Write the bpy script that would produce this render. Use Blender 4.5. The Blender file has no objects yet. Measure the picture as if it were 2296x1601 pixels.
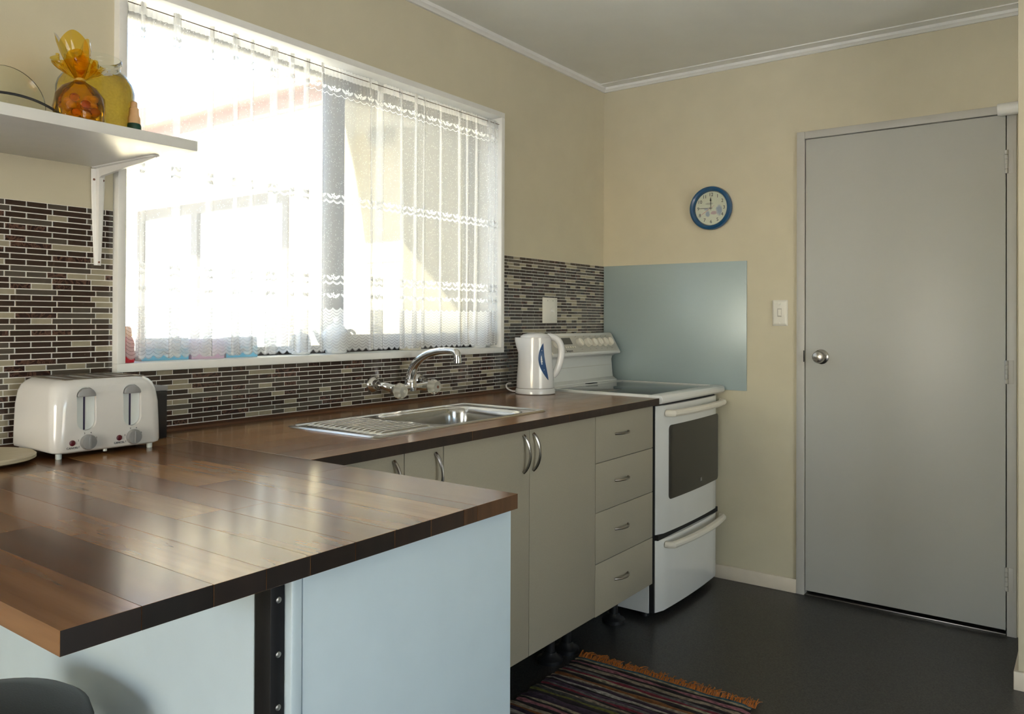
import bpy, bmesh, math, random
from mathutils import Vector, Matrix
random.seed(7)
C = bpy.context.scene.collection
S = bpy.context.scene
PI = math.pi
R = math.radians

# ------------------------------------------------------------------ camera
CAM = Vector((-3.5777, -2.0316, 1.2006))
F_PX, PPX, PPY = 1780.42, 1148.0, 705.27
YAW, PITCH, ROLL = 0.6310, 0.0062, 0.0040
fw = Vector((math.cos(PITCH)*math.cos(YAW), math.cos(PITCH)*math.sin(YAW), math.sin(PITCH)))
rt0 = Vector((math.sin(YAW), -math.cos(YAW), 0)); up0 = rt0.cross(fw)
rt = rt0*math.cos(ROLL) + up0*math.sin(ROLL); up = rt.cross(fw)
cd = bpy.data.cameras.new('camera'); cam = bpy.data.objects.new('camera', cd); C.objects.link(cam)
cam.matrix_world = Matrix(((rt.x, up.x, -fw.x, CAM.x), (rt.y, up.y, -fw.y, CAM.y), (rt.z, up.z, -fw.z, CAM.z), (0, 0, 0, 1)))
cd.sensor_fit = 'HORIZONTAL'; cd.sensor_width = 36.0; cd.lens = F_PX/2296*36.0
cd.shift_y = -(800.5-PPY)/2296; cd.clip_start = 0.02; cd.clip_end = 300
S.camera = cam

# ------------------------------------------------------------------ light
S.view_settings.view_transform = 'Standard'; S.view_settings.look = 'None'
S.view_settings.gamma = 1.0; S.view_settings.use_curve_mapping = False
S.view_settings.exposure = 0.30
S.cycles.transparent_max_bounces = 32
S.cycles.sample_clamp_indirect = 8.0
SUN_DIR = Vector((1.0, 0.30, -0.80)).normalized()
w = bpy.data.worlds.new('sky'); S.world = w; w.use_nodes = True
nt = w.node_tree; bg = nt.nodes['Background']
sky = nt.nodes.new('ShaderNodeTexSky'); sky.sky_type = 'NISHITA'; sky.sun_disc = False
sky.sun_elevation = math.asin(-SUN_DIR.z); sky.sun_rotation = math.atan2(-SUN_DIR.x, -SUN_DIR.y)
sky.air_density = 1.0; sky.dust_density = 1.2; sky.ozone_density = 1.0
nt.links.new(sky.outputs['Color'], bg.inputs['Color']); bg.inputs['Strength'].default_value = 1.18
sl = bpy.data.lights.new('sun', 'SUN'); so = bpy.data.objects.new('sun', sl); C.objects.link(so)
so.rotation_euler = SUN_DIR.to_track_quat('-Z', 'Y').to_euler(); sl.energy = 50.0; sl.angle = R(0.6); sl.color = (1.0, 0.95, 0.86)
def portal(name, loc, direction, sx, sy):
    l = bpy.data.lights.new(name, 'AREA'); l.shape = 'RECTANGLE'; l.size = sx; l.size_y = sy
    o = bpy.data.objects.new(name, l); C.objects.link(o); o.location = loc
    o.rotation_euler = Vector(direction).to_track_quat('-Z', 'Z').to_euler(); l.cycles.is_portal = True
    return o

# ------------------------------------------------------------------ materials
M = {}
def principled(name):
    m = bpy.data.materials.new(name); m.use_nodes = True; M[name] = m
    return m, m.node_tree.nodes, m.node_tree.links, m.node_tree.nodes['Principled BSDF']
def setp(b, **k):
    names = dict(rough='Roughness', metal='Metallic', spec='Specular IOR Level', coat='Coat Weight', coat_rough='Coat Roughness', trans='Transmission Weight', ior='IOR', sheen='Sheen Weight', sss='Subsurface Weight')
    for kk, v in k.items(): b.inputs[names[kk]].default_value = v
def mat(name, col, var=0.06, scale=30.0, bump=0.0, bscale=None, stretch=(1, 1, 1), rough=0.5, **k):
    """principled with a gentle procedural noise on colour and, if asked, relief"""
    m, N, L, b = principled(name)
    tc = N.new('ShaderNodeTexCoord'); mp = N.new('ShaderNodeMapping'); mp.inputs['Scale'].default_value = stretch
    L.new(tc.outputs['Object'], mp.inputs['Vector'])
    no = N.new('ShaderNodeTexNoise'); no.inputs['Scale'].default_value = scale; no.inputs['Detail'].default_value = 3
    L.new(mp.outputs['Vector'], no.inputs['Vector'])
    cr = N.new('ShaderNodeValToRGB')
    cr.color_ramp.elements[0].position = 0.3; cr.color_ramp.elements[1].position = 0.7
    cr.color_ramp.elements[0].color = (*[c*(1-var) for c in col], 1); cr.color_ramp.elements[1].color = (*[min(1, c*(1+var)) for c in col], 1)
    L.new(no.outputs['Fac'], cr.inputs['Fac']); L.new(cr.outputs['Color'], b.inputs['Base Color'])
    setp(b, rough=rough, **k)
    if bump:
        n2 = N.new('ShaderNodeTexNoise'); n2.inputs['Scale'].default_value = bscale or scale*4; n2.inputs['Detail'].default_value = 4
        L.new(mp.outputs['Vector'], n2.inputs['Vector'])
        bp = N.new('ShaderNodeBump'); bp.inputs['Strength'].default_value = bump; bp.inputs['Distance'].default_value = 0.002
        L.new(n2.outputs['Fac'], bp.inputs['Height']); L.new(bp.outputs['Normal'], b.inputs['Normal'])
    return m
def wood(name, axis, lo, mid, hi, rough=0.2, end=False, dull=0.0):
    m, N, L, b = principled(name)
    tc = N.new('ShaderNodeTexCoord'); oi = N.new('ShaderNodeObjectInfo')
    add = N.new('ShaderNodeVectorMath'); add.operation = 'MULTIPLY_ADD'
    cmb = N.new('ShaderNodeCombineXYZ')
    for i in range(3): L.new(oi.outputs['Random'], cmb.inputs[i])
    add.inputs[1].default_value = (1, 1, 1)
    mul = N.new('ShaderNodeVectorMath'); mul.operation = 'MULTIPLY'; mul.inputs[1].default_value = (13, 7, 5)
    L.new(cmb.outputs[0], mul.inputs[0]); L.new(tc.outputs['Object'], add.inputs[0]); L.new(mul.outputs[0], add.inputs[2])
    mp = N.new('ShaderNodeMapping'); sc = [26.0, 26.0, 26.0]; sc['xyz'.index(axis)] = 1.6
    mp.inputs['Scale'].default_value = sc; L.new(add.outputs[0], mp.inputs['Vector'])
    n1 = N.new('ShaderNodeTexNoise'); n1.inputs['Scale'].default_value = 1.6; n1.inputs['Detail'].default_value = 4; n1.inputs['Distortion'].default_value = 0.15
    L.new(mp.outputs[0], n1.inputs['Vector'])
    mx = N.new('ShaderNodeMath'); mx.operation = 'MULTIPLY_ADD'; mx.inputs[1].default_value = 0.50; 
    ad = N.new('ShaderNodeMath'); ad.operation = 'MULTIPLY'; ad.inputs[1].default_value = 0.55
    L.new(oi.outputs['Random'], ad.inputs[0]); L.new(n1.outputs['Fac'], mx.inputs[0]); L.new(ad.outputs[0], mx.inputs[2])
    cr = N.new('ShaderNodeValToRGB'); e = cr.color_ramp.elements
    e[0].position = 0.22; e[0].color = (*lo, 1); e[1].position = 0.85; e[1].color = (*hi, 1)
    k = e.new(0.5); k.color = (*mid, 1)
    L.new(mx.outputs[0], cr.inputs['Fac']); L.new(cr.outputs[0], b.inputs['Base Color'])
    n3 = N.new('ShaderNodeTexNoise'); n3.inputs['Scale'].default_value = 9; n3.inputs['Detail'].default_value = 4
    L.new(add.outputs[0], n3.inputs['Vector'])
    mr = N.new('ShaderNodeMapRange'); mr.inputs['To Min'].default_value = rough*0.75; mr.inputs['To Max'].default_value = rough*1.35
    L.new(n3.outputs['Fac'], mr.inputs['Value']); L.new(mr.outputs[0], b.inputs['Roughness'])
    return m
wood('wood_y', 'y', (0.080, 0.032, 0.012), (0.22, 0.098, 0.037), (0.38, 0.20, 0.080), 0.17)
wood('wood_x', 'x', (0.080, 0.032, 0.012), (0.22, 0.098, 0.037), (0.38, 0.20, 0.080), 0.19)
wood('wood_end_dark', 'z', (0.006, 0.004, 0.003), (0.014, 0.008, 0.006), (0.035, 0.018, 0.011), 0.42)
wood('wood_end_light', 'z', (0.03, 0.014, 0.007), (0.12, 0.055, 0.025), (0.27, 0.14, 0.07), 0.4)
wood('wood_bead', 'x', (0.05, 0.018, 0.008), (0.10, 0.04, 0.016), (0.16, 0.07, 0.03), 0.3)
wood('board_wood', 'x', (0.30, 0.22, 0.12), (0.48, 0.40, 0.26), (0.62, 0.55, 0.40), 0.5)
mat('cream_wall', (0.60, 0.55, 0.405), 0.025, 8, bump=0.10, bscale=420, rough=0.55)
mat('ceiling_paint', (0.80, 0.80, 0.75), 0.02, 6, bump=0.05, bscale=300, rough=0.6)
mat('white_trim', (0.80, 0.80, 0.77), 0.02, 20, rough=0.35)
mat('cream_trim', (0.70, 0.62, 0.50), 0.03, 20, rough=0.4)
mat('grout', (0.86, 0.84, 0.77), 0.05, 80, rough=0.8)
mat('door_grey', (0.50, 0.505, 0.475), 0.012, 5, bump=0.03, bscale=500, rough=0.40, spec=0.7)
mat('frame_grey', (0.50, 0.49, 0.455), 0.02, 12, rough=0.4)
mat('laminate', (0.37, 0.335, 0.255), 0.03, 220, rough=0.42)
mat('carcass', (0.55, 0.55, 0.52), 0.03, 20, rough=0.5)
mat('panel_white', (0.57, 0.69, 0.76), 0.02, 14, bump=0.08, bscale=90, rough=0.32)
mat('black_metal', (0.008, 0.008, 0.009), 0.1, 40, rough=0.5, spec=0.2)
mat('black_plastic', (0.012, 0.012, 0.013), 0.1, 60, rough=0.4)
mat('dark_gap', (0.008, 0.008, 0.008), 0.05, 40, rough=0.7)
mat('enamel', (0.75, 0.75, 0.715), 0.01, 10, rough=0.2, coat=0.3, coat_rough=0.1)
mat('cream_plastic', (0.80, 0.75, 0.64), 0.015, 10, rough=0.3)
mat('panel_grey', (0.50, 0.48, 0.42), 0.02, 30, rough=0.35)
mat('print_dark', (0.03, 0.03, 0.035), 0.05, 50, rough=0.6)
mat('print_grey', (0.22, 0.21, 0.19), 0.05, 50, rough=0.6)
mat('display', (0.10, 0.09, 0.075), 0.05, 60, rough=0.15)
mat('hob_black', (0.035, 0.042, 0.046), 0.1, 200, rough=0.07, spec=0.8)
mat('oven_glass', (0.028, 0.026, 0.022), 0.08, 60, rough=0.09, spec=0.5)
mat('splash_glass', (0.37, 0.46, 0.475), 0.03, 260, stretch=(1, 1, 6), rough=0.36, spec=0.8, metal=0.15)
mat('steel', (0.56, 0.55, 0.52), 0.04, 90, stretch=(1, 8, 1), rough=0.17, metal=1.0)
mat('chrome', (0.80, 0.80, 0.80), 0.01, 20, rough=0.06, metal=1.0)
mat('satin_nickel', (0.42, 0.40, 0.37), 0.02, 40, rough=0.25, metal=1.0)
mat('dull_steel', (0.35, 0.34, 0.32), 0.05, 60, rough=0.35, metal=1.0)
mat('toaster_white', (0.69, 0.675, 0.65), 0.008, 10, rough=0.16, coat=0.4, coat_rough=0.06)
mat('toaster_recess', (0.72, 0.76, 0.74), 0.01, 10, rough=0.2)
mat('toaster_grey', (0.27, 0.27, 0.27), 0.02, 60, rough=0.35)
mat('toaster_top', (0.20, 0.16, 0.12), 0.05, 40, rough=0.35, metal=0.7)
mat('maroon', (0.10, 0.008, 0.015), 0.05, 60, rough=0.3)
mat('slot_blue', (0.03, 0.02, 0.06), 0.05, 60, rough=0.6)
mat('kettle_white', (0.70, 0.70, 0.70), 0.008, 10, rough=0.18, coat=0.3, coat_rough=0.08)
mat('kettle_blue', (0.035, 0.085, 0.21), 0.06, 50, rough=0.15)
mat('switch_white', (0.78, 0.76, 0.68), 0.01, 20, rough=0.3)
mat('clock_blue', (0.006, 0.075, 0.19), 0.08, 40, rough=0.18, coat=0.5, coat_rough=0.06)
mat('china', (0.78, 0.80, 0.80), 0.01, 20, rough=0.15, coat=0.4)
mat('china_cream', (0.70, 0.66, 0.55), 0.05, 40, stretch=(12, 12, 1), rough=0.35)
mat('bronze_alu', (0.05, 0.042, 0.038), 0.05, 60, rough=0.4, metal=0.3)
mat('red_plastic', (0.60, 0.015, 0.03), 0.03, 30, rough=0.3)
mat('orange_plastic', (0.85, 0.30, 0.03), 0.03, 30, rough=0.3)
mat('box_blue', (0.20, 0.50, 0.68), 0.03, 30, rough=0.45)
mat('box_brown', (0.22, 0.12, 0.07), 0.1, 60, rough=0.6)
mat('box_pink', (0.62, 0.45, 0.55), 0.03, 30, rough=0.5)
mat('box_white', (0.72, 0.72, 0.70), 0.02, 30, rough=0.5)
mat('peach_plastic', (0.75, 0.48, 0.25), 0.04, 30, rough=0.35, sss=0.0)
mat('label_green', (0.01, 0.06, 0.04), 0.1, 40, rough=0.4)
mat('sweet_gold', (0.45, 0.27, 0.03), 0.3, 30, rough=0.4)
mat('soffit_white', (0.74, 0.71, 0.60), 0.02, 10, rough=0.6)
mat('wing_cream', (0.74, 0.66, 0.44), 0.03, 10, rough=0.6)
mat('fascia_brown', (0.16, 0.065, 0.035), 0.05, 20, rough=0.5)
mat('roof_brown', (0.10, 0.05, 0.035), 0.1, 20, rough=0.6)
mat('concrete', (0.58, 0.56, 0.52), 0.12, 6, bump=0.3, rough=0.85)
mat('lino', (0.033, 0.031, 0.028), 0.75, 190, bump=0.06, bscale=600, rough=0.36)
mat('wire_dark', (0.12, 0.08, 0.05), 0.1, 50, rough=0.5)
mat('fringe_orange', (0.42, 0.13, 0.02), 0.25, 120, rough=0.9)
mat('hand_black', (0.02, 0.02, 0.025), 0.05, 50, rough=0.4)
mat('stool_black', (0.010, 0.011, 0.013), 0.15, 90, bump=0.15, bscale=350, rough=0.42)
# tiles
mat('tile_brown', (0.042, 0.026, 0.020), 0.10, 25, rough=0.10)
mat('tile_taupe', (0.085, 0.070, 0.055), 0.08, 25, rough=0.10)
mat('tile_beige', (0.31, 0.27, 0.185), 0.07, 60, rough=0.4)
def marble():
    m, N, L, b = principled('tile_marble')
    tc = N.new('ShaderNodeTexCoord'); oi = N.new('ShaderNodeObjectInfo')
    ad = N.new('ShaderNodeVectorMath'); ad.operation = 'ADD'; L.new(tc.outputs['Object'], ad.inputs[0])
    ml = N.new('ShaderNodeVectorMath'); ml.operation = 'SCALE'; ml.inputs[0].default_value = (3, 5, 7); L.new(oi.outputs['Random'], ml.inputs['Scale'])
    L.new(ml.outputs[0], ad.inputs[1])
    no = N.new('ShaderNodeTexNoise'); no.inputs['Scale'].default_value = 38; no.inputs['Detail'].default_value = 5; no.inputs['Distortion'].default_value = 1.6
    L.new(ad.outputs[0], no.inputs['Vector'])
    cr = N.new('ShaderNodeValToRGB'); e = cr.color_ramp.elements
    e[0].position = 0.42; e[0].color = (0.025, 0.011, 0.010, 1); e[1].position = 0.56; e[1].color = (0.03, 0.014, 0.012, 1)
    k = e.new(0.49); k.color = (0.13, 0.065, 0.045, 1)
    L.new(no.outputs['Fac'], cr.inputs['Fac']); L.new(cr.outputs[0], b.inputs['Base Color']); setp(b, rough=0.18)
marble()
def thin_glass(name, tint=(0.97, 0.985, 0.98), refl=0.9):
    m = bpy.data.materials.new(name); m.use_nodes = True; M[name] = m; N = m.node_tree.nodes; L = m.node_tree.links; N.clear()
    o = N.new('ShaderNodeOutputMaterial'); t = N.new('ShaderNodeBsdfTransparent'); t.inputs[0].default_value = (*tint, 1)
    g = N.new('ShaderNodeBsdfGlossy'); g.inputs['Roughness'].default_value = 0.02
    fr = N.new('ShaderNodeFresnel'); fr.inputs['IOR'].default_value = 1.45
    ml = N.new('ShaderNodeMath'); ml.operation = 'MULTIPLY'; ml.inputs[1].default_value = refl; L.new(fr.outputs[0], ml.inputs[0])
    x = N.new('ShaderNodeMixShader'); L.new(ml.outputs[0], x.inputs[0]); L.new(t.outputs[0], x.inputs[1]); L.new(g.outputs[0], x.inputs[2]); L.new(x.outputs[0], o.inputs[0])
    return m
thin_glass('pane_glass'); thin_glass('jar_glass', (0.93, 0.96, 0.95)); thin_glass('plate_glass', (0.955, 0.975, 0.955))
thin_glass('amber_film', (0.98, 0.72, 0.14), 0.9)
def solid_glass(name, col, rough=0.03, ior=1.45):
    m, N, L, b = principled(name); b.inputs['Base Color'].default_value = (*col, 1); setp(b, rough=rough, trans=1.0, ior=ior)
    no = N.new('ShaderNodeTexNoise'); no.inputs['Scale'].default_value = 60
    bp = N.new('ShaderNodeBump'); bp.inputs['Strength'].default_value = 0.05; L.new(no.outputs['Fac'], bp.inputs['Height']); L.new(bp.outputs[0], b.inputs['Normal'])
solid_glass('acrylic', (0.93, 0.92, 0.84), 0.10, 1.40)
setp(M['acrylic'].node_tree.nodes['Principled BSDF'], trans=0.72)
def cloudy(name, tint, body, f):
    m = bpy.data.materials.new(name); m.use_nodes = True; M[name] = m; N = m.node_tree.nodes; L = m.node_tree.links; N.clear()
    o = N.new('ShaderNodeOutputMaterial'); t = N.new('ShaderNodeBsdfTransparent'); t.inputs[0].default_value = (*tint, 1)
    d = N.new('ShaderNodeBsdfDiffuse'); d.inputs[0].default_value = (*body, 1); tl = N.new('ShaderNodeBsdfTranslucent'); tl.inputs[0].default_value = (*body, 1)
    no = N.new('ShaderNodeTexNoise'); no.inputs['Scale'].default_value = 25
    a = N.new('ShaderNodeMixShader'); a.inputs[0].default_value = 0.6; L.new(d.outputs[0], a.inputs[1]); L.new(tl.outputs[0], a.inputs[2])
    mr = N.new('ShaderNodeMapRange'); mr.inputs['To Min'].default_value = f-0.12; mr.inputs['To Max'].default_value = f+0.12; L.new(no.outputs['Fac'], mr.inputs['Value'])
    b = N.new('ShaderNodeMixShader'); L.new(mr.outputs[0], b.inputs[0]); L.new(t.outputs[0], b.inputs[1]); L.new(a.outputs[0], b.inputs[2]); L.new(b.outputs[0], o.inputs[0])
cloudy('yellow_liquid', (0.98, 0.84, 0.30), (0.88, 0.72, 0.20), 0.55)
solid_glass('amber_gel', (0.95, 0.55, 0.04), 0.15, 1.3)

# ------------------------------------------------------------------ geometry helpers
class G:
    def __init__(s): s.v = []; s.f = []; s.m = []
    def add(s, vs, fs, mi=0):
        o = len(s.v); s.v += [tuple(p) for p in vs]; s.f += [tuple(i+o for i in f) for f in fs]; s.m += [mi]*len(fs); return s
    def box(s, x0, x1, y0, y1, z0, z1, mi=0, faces=None):
        vs = [(x0, y0, z0), (x1, y0, z0), (x1, y1, z0), (x0, y1, z0), (x0, y0, z1), (x1, y0, z1), (x1, y1, z1), (x0, y1, z1)]
        fs = [(0, 3, 2, 1), (4, 5, 6, 7), (0, 1, 5, 4), (1, 2, 6, 5), (2, 3, 7, 6), (3, 0, 4, 7)]   # -z +z -y +x +y -x
        o = len(s.v); s.v += vs
        for i, f in enumerate(fs):
            s.f.append(tuple(a+o for a in f)); s.m.append((faces or {}).get(i, mi))
        return s
    def prism(s, prof, axis, a, b, mi=0):
        """profile (list of 2-tuples) swept along axis from a to b; for axis x the tuple is (y,z), y:(x,z), z:(x,y)"""
        def P(p, t): return {'x': (t, p[0], p[1]), 'y': (p[0], t, p[1]), 'z': (p[0], p[1], t)}[axis]
        n = len(prof); vs = [P(p, a) for p in prof] + [P(p, b) for p in prof]
        fs = [(i, (i+1) % n, n+(i+1) % n, n+i) for i in range(n)] + [tuple(range(n))[::-1], tuple(range(n, 2*n))]
        return s.add(vs, fs, mi)
    def loft(s, secs, cap=True, mi=0, closed=True):
        n = len(secs[0]); vs = [p for sec in secs for p in sec]; fs = []
        for k in range(len(secs)-1):
            for i in range(n if closed else n-1):
                j = (i+1) % n; fs.append((k*n+i, k*n+j, (k+1)*n+j, (k+1)*n+i))
        if cap: fs += [tuple(range(n))[::-1], tuple(range((len(secs)-1)*n, len(secs)*n))]
        return s.add(vs, fs, mi)
    def lathe(s, prof, c, ax=(0, 0, 1), seg=32, mi=0, cap=True, wob=None):
        """prof: (r, h) along axis ax from c"""
        ax = Vector(ax).normalized(); q = Vector((0, 0, 1)).rotation_difference(ax); secs = []
        for r, h in prof:
            sec = []
            for i in range(seg):
                a = 2*PI*i/seg; rr = r*(wob(a, h) if wob else 1)
                sec.append(Vector(c) + q @ Vector((rr*math.cos(a), rr*math.sin(a), h)))
            secs.append(sec)
        return s.loft(secs, cap, mi)
    def tube(s, pts, rad, seg=10, mi=0, cap=True, flat=1.0):
        pts = [Vector(p) for p in pts]; n = len(pts); rs = rad if isinstance(rad, (list, tuple)) else [rad]*n
        secs = []; ref = None
        for i, p in enumerate(pts):
            t = (pts[min(i+1, n-1)] - pts[max(i-1, 0)]).normalized()
            if ref is None:
                ref = Vector((0, 0, 1)) if abs(t.z) < 0.9 else Vector((1, 0, 0))
            a = (ref - t*ref.dot(t)).normalized(); b = t.cross(a); ref = a
            secs.append([p + (a*math.cos(2*PI*k/seg)*flat + b*math.sin(2*PI*k/seg))*rs[i] for k in range(seg)])
        return s.loft(secs, cap, mi)
    def ball(s, c, r, sc=(1, 1, 1), seg=20, rings=12, mi=0):
        secs = []
        for k in range(1, rings):
            a = PI*k/rings; secs.append([(c[0]+r*sc[0]*math.sin(a)*math.cos(2*PI*i/seg), c[1]+r*sc[1]*math.sin(a)*math.sin(2*PI*i/seg), c[2]-r*sc[2]*math.cos(a)) for i in range(seg)])
        return s.loft(secs, True, mi)
def bez(p0, p1, p2, p3, n=12):
    o = []
    for i in range(n+1):
        t = i/n; o.append(Vector(p0)*(1-t)**3 + Vector(p1)*3*t*(1-t)**2 + Vector(p2)*3*t*t*(1-t) + Vector(p3)*t**3)
    return o
def rrect(cx, cy, hx, hy, r, n=6):
    o = []
    for (sx, sy, a0) in ((1, 1, 0), (-1, 1, 90), (-1, -1, 180), (1, -1, 270)):
        for i in range(n+1):
            a = R(a0 + 90*i/n); o.append((cx+sx*(hx-r)+r*math.cos(a), cy+sy*(hy-r)+r*math.sin(a)))
    return o
WL = {}
def finish(name, me, loc, mats, parent):
    for m in (mats if isinstance(mats, (list, tuple)) else [mats]):
        if len(me.materials) < (len(mats) if isinstance(mats, (list, tuple)) else 1): me.materials.append(M[m])
    o = bpy.data.objects.new(name, me); C.objects.link(o); link(o, loc, parent); return o
def link(o, loc, parent):
    loc = Vector(loc); WL[o.name] = loc
    if parent: o.parent = parent; o.location = loc - WL[parent.name]
    else: o.location = loc
def obj(name, g, mats, parent=None, bevel=0.0, seg=2, ang=35, smooth=True, base=False):
    me = bpy.data.meshes.new(name)
    xs = [min(p[i] for p in g.v) for i in range(3)]; xe = [max(p[i] for p in g.v) for i in range(3)]
    c = Vector([(a+b)/2 for a, b in zip(xs, xe)])
    if base or not parent: c.z = xs[2]
    me.from_pydata([tuple(Vector(p)-c) for p in g.v], [], g.f)
    me.polygons.foreach_set('material_index', g.m)
    bm = bmesh.new(); bm.from_mesh(me)
    bmesh.ops.recalc_face_normals(bm, faces=bm.faces)
    if bevel:
        es = [e for e in bm.edges if len(e.link_faces) == 2 and e.calc_face_angle(0) > R(30)]
        bmesh.ops.bevel(bm, geom=es, offset=bevel, segments=seg, profile=0.5, affect='EDGES', clamp_overlap=True)
    bm.to_mesh(me); bm.free()
    if smooth:
        me.polygons.foreach_set('use_smooth', [True]*len(me.polygons)); me.set_sharp_from_angle(angle=R(ang))
    me.update()
    return finish(name, me, c, mats, parent)
def tag(o, label=None, cat=None, group=None, kind=None):
    if label: o['label'] = label
    if cat: o['category'] = cat
    if group: o['group'] = group
    if kind: o['kind'] = kind
    return o
def thing(name, loc, label, cat, group=None):
    o = bpy.data.objects.new(name, None); o.empty_display_size = 0.05; C.objects.link(o); link(o, loc, None)
    return tag(o, label, cat, group)
def struct(name, g, mats, bevel=0.0, parent=None):
    o = obj(name, g, mats, parent, bevel)
    if not parent: o['kind'] = 'structure'
    return o
def carve(o, cutters):
    """cut closed meshes out of o and bake the result"""
    cs = []
    for g in cutters:
        c = obj('cutter', g, 'dark_gap', None, smooth=False); cs.append(c)
        md = o.modifiers.new('cut', 'BOOLEAN'); md.operation = 'DIFFERENCE'; md.object = c; md.solver = 'EXACT'
    bpy.context.view_layer.update()
    dg = bpy.context.evaluated_depsgraph_get()
    me = bpy.data.meshes.new_from_object(o.evaluated_get(dg))
    mats = [m for m in o.data.materials]
    o.modifiers.clear(); old = o.data; o.data = me; me.materials.clear()
    for m in mats: me.materials.append(m)
    bpy.data.meshes.remove(old)
    me.polygons.foreach_set('use_smooth', [True]*len(me.polygons)); me.set_sharp_from_angle(angle=R(35))
    for c in cs: m_ = c.data; bpy.data.objects.remove(c); bpy.data.meshes.remove(m_)
def text(name, body, size, loc, xdir, ydir, mt, parent, font_w=1.0, depth=0.0003):
    """flat print: text standing on a surface, xdir reading direction, ydir up"""
    cu = bpy.data.curves.new('print', 'FONT'); cu.body = body; cu.size = size; cu.extrude = depth; cu.align_x = 'CENTER'; cu.align_y = 'CENTER'
    cu.resolution_u = 3
    t = bpy.data.objects.new('print', cu); C.objects.link(t); bpy.context.view_layer.update()
    me = bpy.data.meshes.new_from_object(t.evaluated_get(bpy.context.evaluated_depsgraph_get()))
    bpy.data.objects.remove(t); bpy.data.curves.remove(cu)
    x = Vector(xdir).normalized()*font_w; y = Vector(ydir).normalized(); z = x.normalized().cross(y)
    for v in me.vertices:
        p = v.co.copy(); v.co = x*p.x + y*p.y + z*p.z
    me.materials.clear(); me.materials.append(M[mt])
    o = bpy.data.objects.new(name, me); C.objects.link(o); link(o, loc, parent); return o

# ================================================================== THE ROOM
ZC = 2.395                                         # ceiling
WX0, WX1, WZ0, WZ1 = -2.537, -0.888, 1.061, 2.073  # window opening, outer edge of its boxed frame
RX0, RY0 = -6.5, -5.5
g = G(); g.box(RX0-0.1, 3.0, RY0-0.1, 0.12, -0.06, 0.0); floor = struct('floor', g, 'lino')
g = G(); g.box(RX0-0.1, 3.0, RY0-0.1, 0.12, ZC, ZC+0.05); struct('ceiling', g, 'ceiling_paint')
g = G()
g.box(RX0-0.1, WX0, 0, 0.13, 0, ZC).box(WX1, 0.1, 0, 0.13, 0, ZC).box(WX0, WX1, 0, 0.13, 0, WZ0).box(WX0, WX1, 0, 0.13, WZ1, ZC)
wall_back = struct('wall_back', g, 'cream_wall')
DY0, DY1, DZ = -0.979, -1.800, 2.030               # door opening incl. frame
g = G(); g.box(0, 0.1, DY0, 0.0, 0, ZC).box(0, 0.1, RY0, DY1, 0, ZC).box(0, 0.1, DY1, DY0, DZ, ZC)
wall_right = struct('wall_right', g, 'cream_wall')
g = G(); g.box(-0.50, 0.0, -1.945, -1.836, 0, ZC); struct('wall_side', g, 'cream_wall', 0.002)
g = G(); g.box(-0.515, -0.0, -1.958, -1.945, 0, 0.06).box(-0.514, -0.50, -1.945, -1.824, 0, 0.06).box(-0.50, -0.0, -1.836, -1.824, 0, 0.06)
struct('baseboard_side', g, 'cream_trim', 0.002)
g = G(); g.box(-0.014, 0, DY0, -0.10, 0, 0.062); struct('baseboard_right', g, 'cream_trim', 0.003)
# walls behind the door, added to stop sky light leaking through its gaps
g = G(); g.box(1.2, 1.3, -3.0, 0.0, 0, ZC).box(0.1, 1.3, -3.1, -3.0, 0, ZC).box(0.1, 1.3, -0.05, 0.05, 0, ZC); struct('wall_backing', g, 'cream_wall')
# rear and left walls of the open-plan room, with big glazed openings
g = G(); g.box(RX0, -5.6, RY0-0.1, RY0, 0, ZC).box(-1.3, 0.1, RY0-0.1, RY0, 0, ZC).box(-5.6, -1.3, RY0-0.1, RY0, 2.15, ZC).box(-5.6, -4.2, RY0-0.1, RY0, 0, 2.15).box(-2.4, -1.3, RY0-0.1, RY0, 0, 2.15)
struct('wall_rear', g, 'cream_wall')
g = G(); g.box(RX0-0.1, RX0, RY0, -2.1, 0, ZC).box(RX0-0.1, RX0, -0.6, 0.0, 0, ZC).box(RX0-0.1, RX0, -2.1, -0.6, 0, 0.3).box(RX0-0.1, RX0, -2.1, -0.6, 2.1, ZC)
struct('wall_left', g, 'cream_wall')
def frame(name, axis, at, a0, a1, z0, z1, mull):
    r = G()
    def bb(u0, u1, w0, w1):
        if axis == 'y': r.box(u0, u1, at-0.03, at+0.03, w0, w1)
        else: r.box(at-0.03, at+0.03, u0, u1, w0, w1)
    bb(a0, a1, z0, z0+0.05); bb(a0, a1, z1-0.05, z1); bb(a0, a0+0.05, z0, z1); bb(a1-0.05, a1, z0, z1)
    for m_ in mull: bb(m_-0.04, m_+0.04, z0, z1)
    return struct(name, r, 'bronze_alu', 0.003)
frame('window_2', 'y', RY0-0.05, -4.2, -2.4, 0.0, 2.15, (-3.3,))
frame('window_3', 'x', RX0-0.05, -2.1, -0.6, 0.3, 2.1, (-1.35,))
portal('portal_rear', (-3.3, RY0-0.12, 1.07), (0, 1, 0), 1.8, 2.15)
portal('portal_left', (RX0-0.12, -1.35, 1.2), (1, 0, 0), 1.5, 1.8)
portal('portal_window', ((WX0+WX1)/2, 0.16, (WZ0+WZ1)/2), (0, -1, 0), 1.6, 0.97)
# roof over the main house, unseen left and rear eaves deepened to block sun
g = G(); g.box(-9.8, -0.85, -7.0, 0.72, 2.47, 2.56).box(-0.85, 6.0, -7.0, 0.72, 2.47, 2.56); struct('roof_sunshade', g, 'roof_brown')
g = G(); g.box(-60, 60, -60, 60, -0.5, -0.35); gr = struct('ground', g, 'concrete')
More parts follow.
